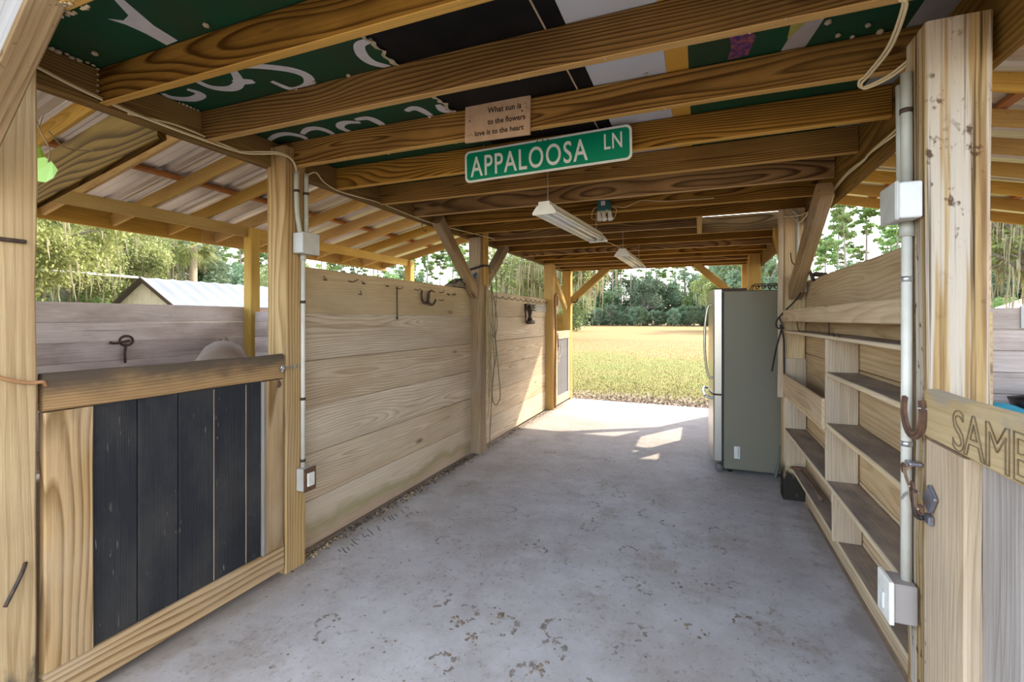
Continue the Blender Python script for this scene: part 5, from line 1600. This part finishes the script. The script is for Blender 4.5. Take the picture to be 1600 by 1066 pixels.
# ------------------------------------------------------------------ pony in the near left stall
def pony():
    ang = math.atan2(3.0, -4.05)
    J_ = {'rump': (0, -0.42, 1.08), 'hip': (0, -0.25, 1.08), 'belly': (0, 0.0, 0.98), 'withers': (0, 0.32, 1.10), 'chest': (0, 0.42, 0.98), 'neck': (0, 0.66, 1.02), 'poll': (0, 0.90, 0.92), 'nose': (0.02, 1.08, 0.62), 'muz': (0.02, 1.12, 0.52)}
    names = list(J_)
    V = [J_[k] for k in names]
    R = [0.16, 0.22, 0.25, 0.20, 0.19, 0.125, 0.095, 0.07, 0.055]
    E_ = [(i, i + 1) for i in range(len(V) - 1)]
    for sx_ in (-1, 1):
        b0 = len(V)
        V += [(sx_ * 0.13, -0.36, 0.82), (sx_ * 0.14, -0.42, 0.48), (sx_ * 0.14, -0.38, 0.24), (sx_ * 0.14, -0.36, 0.05)]
        R += [0.125, 0.062, 0.042, 0.05]
        E_ += [(1, b0), (b0, b0 + 1), (b0 + 1, b0 + 2), (b0 + 2, b0 + 3)]
        b0 = len(V)
        V += [(sx_ * 0.13, 0.40, 0.74), (sx_ * 0.13, 0.40, 0.44), (sx_ * 0.13, 0.40, 0.22), (sx_ * 0.13, 0.42, 0.05)]
        R += [0.095, 0.055, 0.042, 0.05]
        E_ += [(4, b0), (b0, b0 + 1), (b0 + 1, b0 + 2), (b0 + 2, b0 + 3)]
        b0 = len(V)
        V += [(sx_ * 0.06, 0.91, 1.0), (sx_ * 0.075, 0.93, 1.08)]
        R += [0.03, 0.012]
        E_ += [(6, b0), (b0, b0 + 1)]
    b0 = len(V)
    m = bpy.data.meshes.new('body')
    m.from_pydata(V, E_, [])
    o = bpy.data.objects.new('pony', m)
    COL.objects.link(o)
    sk = o.modifiers.new('skin', 'SKIN'); sk.use_smooth_shade = True
    for i, sv in enumerate(m.skin_vertices[0].data):
        sv.radius = (R[i], R[i] * (1.0 if i > 8 else 1.05))
        sv.use_root = (i == 1)
    ss_ = o.modifiers.new('sub', 'SUBSURF'); ss_.levels = 2; ss_.render_levels = 2
    dg = bpy.context.evaluated_depsgraph_get(); dg.update()
    me = bpy.data.meshes.new_from_object(o.evaluated_get(dg))
    bpy.data.objects.remove(o)
    me.polygons.foreach_set('use_smooth', [True] * len(me.polygons))
    me.materials.clear()
    return me


HIDE = plain('tan_hide', (0.34, 0.235, 0.155), 0.8, var=0.2, scale=4)
MANE = plain('brown_mane', (0.26, 0.175, 0.105), 0.9, var=0.2, scale=40)
po = thing('pony', (-4.05, 3.0, 0), 'tan pony standing head down in the left stall behind the black door', 'pony')
PM = Matrix.Translation((-4.05, 3.0, -0.055)) @ Matrix.Rotation(math.radians(52), 4, 'Z')
link('body', pony(), HIDE, po, PM)
lines = [[(0.0 + r_.uniform(-.02, .02), 0.36 + 0.5 * k / 20, 1.28 - 0.22 * k / 20), (r_.choice((-1, 1)) * 0.10, 0.38 + 0.5 * k / 20, 1.12 - 0.2 * k / 20)] for k in range(20)]
v, f = [], []
for L in lines: tube_geo(L, 0.012, 5, v, f)
link('mane', mesh_from('mane', v, f, True), MANE, po, PM)
v, f = [], []
for k in range(8):
    tube_geo(smooth_pts([(r_.uniform(-.02, .02), -0.56, 1.12), (r_.uniform(-.04, .04), -0.68, 0.95), (r_.uniform(-.06, .06), -0.68, 0.5)], 4), 0.014, 5, v, f)
link('tail', mesh_from('tail', v, f, True), MANE, po, PM)
v, f = [], []
for s in (-1, 1):
    bm = bmesh.new(); bmesh.ops.create_icosphere(bm, subdivisions=2, radius=0.016)
    bsx = len(v)
    for q in bm.verts: v.append((q.co.x + s * 0.078, q.co.y + 0.985, q.co.z + 0.80))
    for q in bm.faces: f.append(tuple(bsx + k.index for k in q.verts))
    bm.free()
link('eye', mesh_from('eye', v, f, True), BLACKR, po, PM)

# ------------------------------------------------------------------ outdoors
r4 = random.Random(11)


def leaf_mat(name, a, b_, trans=0.35):
    m, t, b = new_mat(name)
    tc = nd(t, 'ShaderNodeTexCoord')
    oi = nd(t, 'ShaderNodeObjectInfo')
    n = noise(t, tc.outputs['Object'], 0.9, 3)
    n2 = noise(t, tc.outputs['Object'], 7.0, 2)
    fac = mth(t, 'ADD', mth(t, 'MULTIPLY', n.outputs['Fac'], 0.9), mth(t, 'MULTIPLY', n2.outputs['Fac'], 0.6))
    fac = rng(t, fac, 0.45, 1.0)
    col = mixc(t, fac, a, b_)
    hv = nd(t, 'ShaderNodeHueSaturation')
    lk(t, col, hv.inputs['Color'])
    lk(t, rng(t, oi.outputs['Random'], 0, 1, 0.75, 1.25), hv.inputs['Value'])
    lk(t, rng(t, oi.outputs['Random'], 0, 1, 0.48, 0.52), hv.inputs['Hue'])
    lk(t, hv.outputs[0], b.inputs['Base Color'])
    b.inputs['Roughness'].default_value = 0.6
    b.inputs['Specular IOR Level'].default_value = 0.2
    out = [q for q in t.nodes if q.type == 'OUTPUT_MATERIAL'][0]
    tr = nd(t, 'ShaderNodeBsdfTranslucent')
    lk(t, hv.outputs[0], tr.inputs['Color'])
    mx = nd(t, 'ShaderNodeMixShader')
    mx.inputs[0].default_value = trans
    lk(t, b.outputs[0], mx.inputs[1]); lk(t, tr.outputs[0], mx.inputs[2])
    lk(t, mx.outputs[0], out.inputs[0])
    return m


L_OAK = leaf_mat('oak_leaf', (0.42, 0.46, 0.15), (0.15, 0.20, 0.065))
L_DARK = leaf_mat('dark_leaf', (0.25, 0.33, 0.18), (0.10, 0.155, 0.09))
L_PINE = leaf_mat('pine_needle', (0.33, 0.44, 0.16), (0.15, 0.25, 0.09))
L_BUSH = leaf_mat('bush_leaf', (0.38, 0.48, 0.17), (0.14, 0.23, 0.09))
L_MOSS = leaf_mat('hanging_moss', (0.50, 0.44, 0.28), (0.30, 0.27, 0.16), 0.3)
L_PALM = leaf_mat('palm_frond', (0.46, 0.48, 0.18), (0.20, 0.26, 0.08))
BARK = plain('tree_bark', (0.30, 0.25, 0.20), 0.95, var=0.3, scale=6, dirt=(0.14, 0.11, 0.085), bump=0.5)


def leaves(clumps, per, s0, s1, rnd, flat=0.0):
    v, f = [], []
    for (cx_, cy_, cz_, rr) in clumps:
        for k in range(per):
            p = Vector((rnd.gauss(0, 1), rnd.gauss(0, 1), rnd.gauss(0, 1) * (1 - flat)))
            p = p.normalized() * rr * (rnd.random() ** 0.45)
            p.z *= (1 - flat)
            c_ = Vector((cx_, cy_, cz_)) + p
            a = Vector((rnd.gauss(0, 1), rnd.gauss(0, 1), rnd.gauss(0, 1))).normalized()
            b_ = a.orthogonal().normalized()
            q = rnd.uniform(s0, s1)
            n0 = len(v)
            v += [tuple(c_ - a * q), tuple(c_ + b_ * q * 0.55), tuple(c_ + a * q), tuple(c_ - b_ * q * 0.55)]
            f.append((n0, n0 + 1, n0 + 2, n0 + 3))
    return v, f


def moss_strands(pts, rnd, l0, l1, w0):
    v, f = [], []
    for (x, y, z) in pts:
        L = rnd.uniform(l0, l1)
        a = rnd.uniform(0, PI)
        for rep in range(2):
            aa = a + rep * PI / 2
            dx_, dy_ = math.cos(aa), math.sin(aa)
            n0 = len(v)
            seg = 4
            for i in range(seg + 1):
                u = i / seg
                wd = w0 * rnd.uniform(0.6, 1.2) * (1 - u) ** 0.6 + 0.004
                ox, oy = 0.12 * L * math.sin(u * 4 + a) * 0.3, 0.1 * L * math.cos(u * 3 + a) * 0.3
                v += [(x + ox - dx_ * wd, y + oy - dy_ * wd, z - L * u), (x + ox + dx_ * wd, y + oy + dy_ * wd, z - L * u)]
            for i in range(seg):
                f.append((n0 + 2 * i, n0 + 2 * i + 1, n0 + 2 * i + 3, n0 + 2 * i + 2))
    return v, f


def template(kind, seed):
    """returns {part: (mesh, material)} of a tree standing at its own origin"""
    rn = random.Random(seed)
    P = {}
    if kind == 'pine':
        H = rn.uniform(20, 25)
        lean = rn.uniform(-0.5, 0.5)
        tv, tf = tube_geo([(0, 0, -0.2), (lean * 0.3, 0, H * 0.35), (lean * 0.7, 0.2, H * 0.7), (lean, 0.1, H)], 0.2, 8, radii=[0.26, 0.2, 0.14, 0.04])
        cl = []
        for i in range(26):
            z = H * rn.uniform(0.58, 1.0)
            rr = 2.9 * (1.15 - (z / H)) ** 0.5 + 0.4
            a = rn.uniform(0, 2 * PI)
            d = rr * rn.uniform(0.3, 1.0)
            cl.append((lean * z / H + d * math.cos(a), d * math.sin(a), z, rn.uniform(0.5, 1.0)))
            tube_geo([(lean * z / H, 0.1, z - 0.3), (lean * z / H + d * math.cos(a), d * math.sin(a), z)], 0.04, 5, tv, tf, radii=[0.05, 0.02])
        P['trunk'] = (mesh_from('trunk', tv, tf, True), BARK)
        v, f = leaves(cl, 150, 0.14, 0.30, rn, 0.35)
        P['foliage'] = (mesh_from('foliage', v, f), L_PINE)
    elif kind in ('oak', 'mossoak', 'bush', 'dark'):
        R, Hh, zc, per, n = {'oak': (4.6, 3.6, 5.4, 560, 66), 'mossoak': (5.2, 3.6, 6.4, 150, 80), 'bush': (3.4, 3.2, 3.2, 150, 46), 'dark': (3.8, 5.0, 5.4, 150, 62)}[kind]
        cl = []
        tv, tf = tube_geo([(0, 0, -0.2), (0.2, 0.1, zc * 0.35), (0.1, -0.2, zc * 0.7)], 0.3, 8, radii=[0.42, 0.34, 0.26])
        for i in range(n):
            p = Vector((rn.gauss(0, 1), rn.gauss(0, 1), rn.gauss(0, 1))).normalized() * rn.uniform(0.55, 1.0)
            c_ = (p.x * R, p.y * R, zc + p.z * Hh)
            cl.append((*c_, rn.uniform(0.7, 1.25)))
            if i % 4 == 0:
                tube_geo(smooth_pts([(0.1, -0.1, zc * 0.55), (c_[0] * 0.5, c_[1] * 0.5, (zc * 0.6 + c_[2]) / 2 + 0.3), c_], 3), 0.1, 5, tv, tf, radii=[0.14, 0.12, 0.1, 0.08, 0.06, 0.05, 0.03])
        P['trunk'] = (mesh_from('trunk', tv, tf, True), BARK)
        s = {'oak': (0.045, 0.11), 'mossoak': (0.09, 0.2), 'bush': (0.10, 0.22), 'dark': (0.12, 0.26)}[kind]
        v, f = leaves(cl, per, s[0], s[1], rn)
        P['foliage'] = (mesh_from('foliage', v, f), {'oak': L_OAK, 'mossoak': L_OAK, 'bush': L_BUSH, 'dark': L_DARK}[kind])
        if kind in ('mossoak', 'oak'):
            pts = []
            for (a, c2, z, rr) in cl:
                for k in range(15 if kind == 'mossoak' else 5):
                    pts.append((a + rn.uniform(-rr, rr), c2 + rn.uniform(-rr, rr), z + rn.uniform(-rr, 0.3 * rr)))
            v, f = moss_strands(pts, rn, 0.3, 2.3 if kind == 'mossoak' else 1.5, 0.032)
            P['hanging_moss'] = (mesh_from('moss', v, f), L_MOSS)
    elif kind == 'palm':
        tv, tf = tube_geo([(0, 0, -0.2), (0.05, 0, 2.0), (0, 0, 4.9)], 0.2, 10, radii=[0.22, 0.18, 0.24])
        P['trunk'] = (mesh_from('trunk', tv, tf, True), plain('palm_trunk', (0.36, 0.27, 0.17), 0.95, var=0.3, scale=8, bump=0.5))
        v, f = [], []
        for i in range(46):
            a = rn.uniform(0, 2 * PI)
            el = rn.uniform(-0.75, 1.1)
            L = rn.uniform(1.0, 1.5)
            d = Vector((math.cos(a) * math.cos(el), math.sin(a) * math.cos(el), math.sin(el)))
            o_ = Vector((0, 0, 5.0))
            hub = o_ + d * L * 0.55
            s = d.cross(Vector((0, 0, 1))).normalized()
            for k in range(13):
                th = (k - 6) / 6 * 1.25
                dd = (d * math.cos(th) + s * math.sin(th))
                tip = hub + dd * L * 0.75 + Vector((0, 0, -0.28 * abs(math.sin(th)) - 0.18))
                w_ = dd.cross(Vector((0.2, 0.1, 1))).normalized() * 0.03
                n0 = len(v)
                v += [tuple(hub - w_), tuple(hub + w_), tuple(tip)]
                f.append((n0, n0 + 1, n0 + 2))
            n0 = len(v)
            v += [tuple(o_ - s * 0.02), tuple(o_ + s * 0.02), tuple(hub)]
            f.append((n0, n0 + 1, n0 + 2))
        P['frond_crown'] = (mesh_from('fronds', v, f), L_PALM)
    return P


TPL = {}
for k, seeds in (('pine', (1, 2, 3)), ('oak', (4, 5)), ('mossoak', (6, 7)), ('bush', (8, 9)), ('dark', (10, 12)), ('palm', (13,))):
    TPL[k] = [template(k, s) for s in seeds]
for k in TPL:
    for P in TPL[k]:
        for (m, mat) in P.values():
            if not m.materials: m.materials.append(mat)


def plant(name, kind, x, y, s, label, cat='tree', group=None, i=None, rot=None):
    P = TPL[kind][(i if i is not None else r4.randrange(99)) % len(TPL[kind])]
    o = bpy.data.objects.new(name, None)
    o.location = (x, y, -0.05)
    o.rotation_euler = (0, 0, r4.uniform(0, 6.28) if rot is None else rot)
    o.scale = (s, s, s * r4.uniform(0.94, 1.06))
    COL.objects.link(o)
    tag(o, label, cat, group)
    for part, (m, mat) in P.items():
        c = bpy.data.objects.new(part, m)
        c.parent = o
        COL.objects.link(c)
        if part in ('foliage', 'hanging_moss'): c['kind'] = 'stuff'
    return o


# tree line behind the field, arc by arc
for i in range(110):
    a = -1.30 + (0.62 + 1.30) * i / 109.0
    d = r4.uniform(118, 150)
    plant('pine_tree', 'pine', d * math.sin(a) + r4.uniform(-3, 3), d * math.cos(a), r4.uniform(0.85, 1.15), 'tall pine in the distant tree line beyond the field', 'tree', 'pines of the tree line')
for i in range(90):
    a = -1.30 + (0.62 + 1.30) * i / 89.0
    d = r4.uniform(112, 132)
    plant('broadleaf_tree', r4.choice(('dark', 'bush', 'dark')), d * math.sin(a) + r4.uniform(-2, 2), d * math.cos(a), r4.uniform(0.95, 1.4), 'leafy tree filling the distant tree line beyond the field', 'tree', 'leafy trees of the tree line')
for i in range(60):
    a = -0.62 + 0.75 * i / 59.0
    d = r4.uniform(108, 114)
    plant('field_bush', 'dark', d * math.sin(a), d * math.cos(a), r4.uniform(0.28, 0.5), 'low bush along the far edge of the golden field', 'bush', 'bushes along the field edge')
# nearer trees
plant('live_oak', 'mossoak', -10.2, 33.5, 0.93, 'live oak trailing pale moss left of the field view', i=0, rot=1.0)
plant('live_oak', 'oak', -14.5, 41.0, 0.78, 'taller green oak rising behind the others above the far left plank wall', i=1, rot=2.0)
plant('live_oak', 'oak', -13.8, 33.0, 0.66, 'green oak crown above the far left wall, before the mossy oaks', i=0, rot=0.4)
plant('live_oak', 'mossoak', 14.3, 29.0, 0.95, 'pale moss-hung oak right of the thick right post', i=1, rot=0.3)
plant('live_oak', 'mossoak', 20.5, 34.0, 1.0, 'mossy oak behind the rusty shed roof on the right', i=0, rot=2.3)
plant('live_oak', 'dark', 6.5, 62.0, 1.3, 'dark oak at the right side of the field behind the fridge', i=0)
plant('live_oak', 'oak', 4.8, 68.0, 1.2, 'pale oak at the right field edge above the fridge', i=1)
for (x, y, s, k, i, lab) in ((-26, 9.0, 1.0, 'oak', 0, 'bright yellow-green oak filling the left stall opening'),
                             (-31, 14.2, 1.0, 'oak', 1, 'second bright oak behind the shed ridge on the left'),
                             (-25, 5.0, 0.9, 'oak', 1, 'oak with long moss at the far left of the stall opening'),
                             (-41, 21, 1.0, 'mossoak', 0, 'moss-draped pale oak between the bright oak and the palm'),
                             (-33, 18.5, 0.7, 'mossoak', 1, 'smaller pale mossy oak just left of the palm'),
                             (-38, 36, 0.85, 'oak', 0, 'oak right of the palm above the metal shed'),
                             (-32, 33, 0.6, 'dark', 0, 'dark leafy tree right beside the palm trunk'),
                             (-38, 25, 0.8, 'dark', 1, 'dark tree standing behind the palm')):
    plant('oak_tree', k, x, y, s, lab, i=i)
plant('sabal_palm', 'palm', -30.3, 20.4, 1.2, 'sabal palm rising above the metal shed roof', 'palm', i=0, rot=0)
for i in range(12):
    plant('shrub', 'bush', -24 - r4.uniform(0, 8), 2 + 4.2 * i, r4.uniform(0.42, 0.62), 'low leafy shrub behind the left stall and the metal shed', 'shrub', 'shrubs left of the barn')
for i in range(10):
    plant('tree_row', 'bush', -62 + 5.2 * i, 58 + r4.uniform(-6, 6), r4.uniform(0.85, 1.3), 'rounded green tree seen over the left plank wall', 'tree', 'rounded trees over the left wall')
for i in range(9):
    plant('tree_row', 'bush', 12 + 3.4 * i, 80 + r4.uniform(-6, 6), r4.uniform(0.55, 0.8), 'hazy low tree seen over the right plank wall', 'tree', 'low trees over the right wall')
for j, (x, y, s) in enumerate(((16.5, 88, 0.85), (20.5, 84, 0.9), (24.5, 90, 1.0), (28.5, 86, 0.95), (33, 92, 0.85))):
    plant('pine_tree', 'pine', x, y, s, 'thin tall pine standing clear above the right plank wall', 'tree', 'pines over the right wall', i=j)

# low metal shed on the left
shx, shy0, shy1, shr, she = -23.2, 13.5, 27.0, 3.2, 1.7
hw = 2.65
sh = thing('metal_shed', (shx, 20, 0), 'low tan shed with a white metal roof behind the left stall', 'shed')
TAN = plain('shed_siding', (0.56, 0.50, 0.38), 0.8, var=0.15, scale=3)
v = [(-hw, 0, 0), (hw, 0, 0), (hw, 0, she), (0, 0, shr), (-hw, 0, she)]
n = len(v)
L = shy1 - shy0
v = v + [(x, L, z) for x, y, z in v]
f = [(4, 3, 2, 1, 0), (5, 6, 7, 8, 9), (0, 1, 6, 5), (1, 2, 7, 6), (0, 5, 9, 4)]
link('shed_wall', mesh_from('shed_wall', [(x, y - L / 2, z) for x, y, z in v], f), TAN, sh, Matrix.Translation((shx, (shy0 + shy1) / 2, 0)))
RW = plain('white_metal_roof', (0.155, 0.165, 0.185), 0.55, 0.1, var=0.2, scale=0.5, dirt=(0.11, 0.12, 0.135))
for s in (-1, 1):
    vv, ff = [], []
    k = 60
    for i in range(k + 1):
        y = -L / 2 - 0.2 + (L + 0.4) * i / k
        zz_ = 0.04 if i % 3 == 0 else 0.0
        vv += [(0, y, shr + 0.05 + zz_), (s * (hw + 0.25), y, she + 0.05 - 0.25 * (shr - she) / hw + zz_)]
    for i in range(k): ff.append((2 * i, 2 * i + 1, 2 * i + 3, 2 * i + 2))
    o = link('roof_slope', mesh_from('roof_slope', vv, ff), RW, sh, Matrix.Translation((shx, (shy0 + shy1) / 2, 0)))
    sm_ = o.modifiers.new('thickness', 'SOLIDIFY'); sm_.thickness = 0.03
    beam('barge_board', (shx, shy0 - 0.22, shr + 0.02), (shx + s * (hw + 0.25), shy0 - 0.22, she + 0.02 - 0.25 * (shr - she) / hw), 0.04, 0.16, DARKI, sh)
for i in range(13):
    x = -hw + 0.2 + i * 0.41
    box('batten', shx + x - 0.02, shx + x + 0.02, shy0 - 0.02, shy0, 0, she + (hw - abs(x)) * (shr - she) / hw - 0.05, TAN, sh, 'z')
o = tube('rail_pipe', [(-23.2, 13.2, 3.27), (-23.0, 8.0, 3.3), (-22.6, 3.0, 3.35), (-22.0, -3.0, 3.4)], 0.05, WHITE, None, 8)
tag(o, 'pale pipe running level from the shed ridge across the left opening', 'pipe')
o = tube('pipe_post', [(-22.0, -3.0, 0), (-22.0, -3.0, 3.42)], 0.05, WHITE, None, 8, n=1)
tag(o, 'pale post carrying the level pipe, left of the stall', 'post')
# rusty shed on the right
rs = thing('rusty_shed', (17.2, 33, 0), 'small shed with a rusty roof right of the thick post', 'shed')
RUR = plain('rusty_roof', (0.62, 0.34, 0.19), 0.7, 0.1, var=0.4, scale=1.2, dirt=(0.66, 0.62, 0.58))
box('shed_wall', 15.6, 20.6, 31, 36, 0, 1.75, TAN, rs, 'x')
for s in (-1, 1):
    vv, ff = [], []
    for i in range(13):
        y = 30.7 + 5.6 * i / 12
        vv += [(18.1, y - 33, 2.9 + 0.03 * (i % 2)), (18.1 + s * 2.9, y - 33, 1.6 + 0.03 * (i % 2))]
    for i in range(12): ff.append((2 * i, 2 * i + 1, 2 * i + 3, 2 * i + 2))
    o = link('roof_slope', mesh_from('roof_slope', [(x - 18.1, y, z) for x, y, z in vv], ff), RUR, rs, Matrix.Translation((18.1, 33, 0)))
    sm_ = o.modifiers.new('thickness', 'SOLIDIFY'); sm_.thickness = 0.04

# grass blades on the near part of the field
GR, t, b = new_mat('grass_blade')
tc = nd(t, 'ShaderNodeTexCoord')
sp3 = nd(t, 'ShaderNodeSeparateXYZ'); lk(t, tc.outputs['Object'], sp3.inputs[0])
g1 = noise(t, tc.outputs['Object'], 0.5, 5, 0.65)
g2 = noise(t, tc.outputs['Object'], 9.0, 2)
yy = mth(t, 'ADD', sp3.outputs[1], rng(t, g1.outputs['Fac'], 0.3, 0.7, -4.5, 4.5))
gcol = mixc(t, g2.outputs['Fac'], (0.24, 0.24, 0.062), (0.135, 0.15, 0.038))
gcol = mixc(t, rng(t, yy, 12.0, 16.0, 0, 1, True), gcol, mixc(t, g2.outputs['Fac'], (0.31, 0.198, 0.082), (0.23, 0.143, 0.056)))
lk(t, gcol, b.inputs['Base Color'])
b.inputs['Roughness'].default_value = 0.7
v, f = [], []
for i in range(60000):
    u = r4.random()
    y = 8.6 + 26 * u ** 1.9
    if y < 10.0 and r4.random() > ((y - 8.4) / 1.6): continue
    x = r4.uniform(-0.30 * y - 1.0, 0.10 * y + 1.2)
    h = r4.uniform(0.02, 0.05) * (1.1 - 0.7 * u)
    a = r4.uniform(0, 2 * PI)
    wd = 0.004 + 0.006 * u
    lx, ly = math.cos(a) * h * 0.6, math.sin(a) * h * 0.6
    n0 = len(v)
    v += [(x - wd * math.sin(a), y + wd * math.cos(a), -0.045), (x + wd * math.sin(a), y - wd * math.cos(a), -0.045), (x + lx, y + ly, -0.045 + h)]
    f.append((n0, n0 + 1, n0 + 2))
o = link('field_grass', mesh_from('field_grass', v, f), GR)
tag(o, 'short yellow-green grass of the field near the slab', 'grass', kind='stuff')
v, f = [], []
for i in range(2600):
    y = 8.12 + abs(r4.gauss(0, 0.55))
    x = r4.uniform(-3.4, 1.6)
    s = r4.uniform(0.008, 0.035)
    n0 = len(v)
    a = r4.uniform(0, 6.28)
    for q in range(3):
        v.append((x + s * math.cos(a + q * 2.09), y + s * math.sin(a + q * 2.09), -0.046))
    v.append((x, y, -0.045 + s * 0.7))
    f += [(n0, n0 + 1, n0 + 3), (n0 + 1, n0 + 2, n0 + 3), (n0 + 2, n0, n0 + 3)]
o = link('dirt_clods', mesh_from('dirt_clods', v, f), MUD)
tag(o, 'loose brown dirt clods where the slab meets the field', 'dirt', kind='stuff')
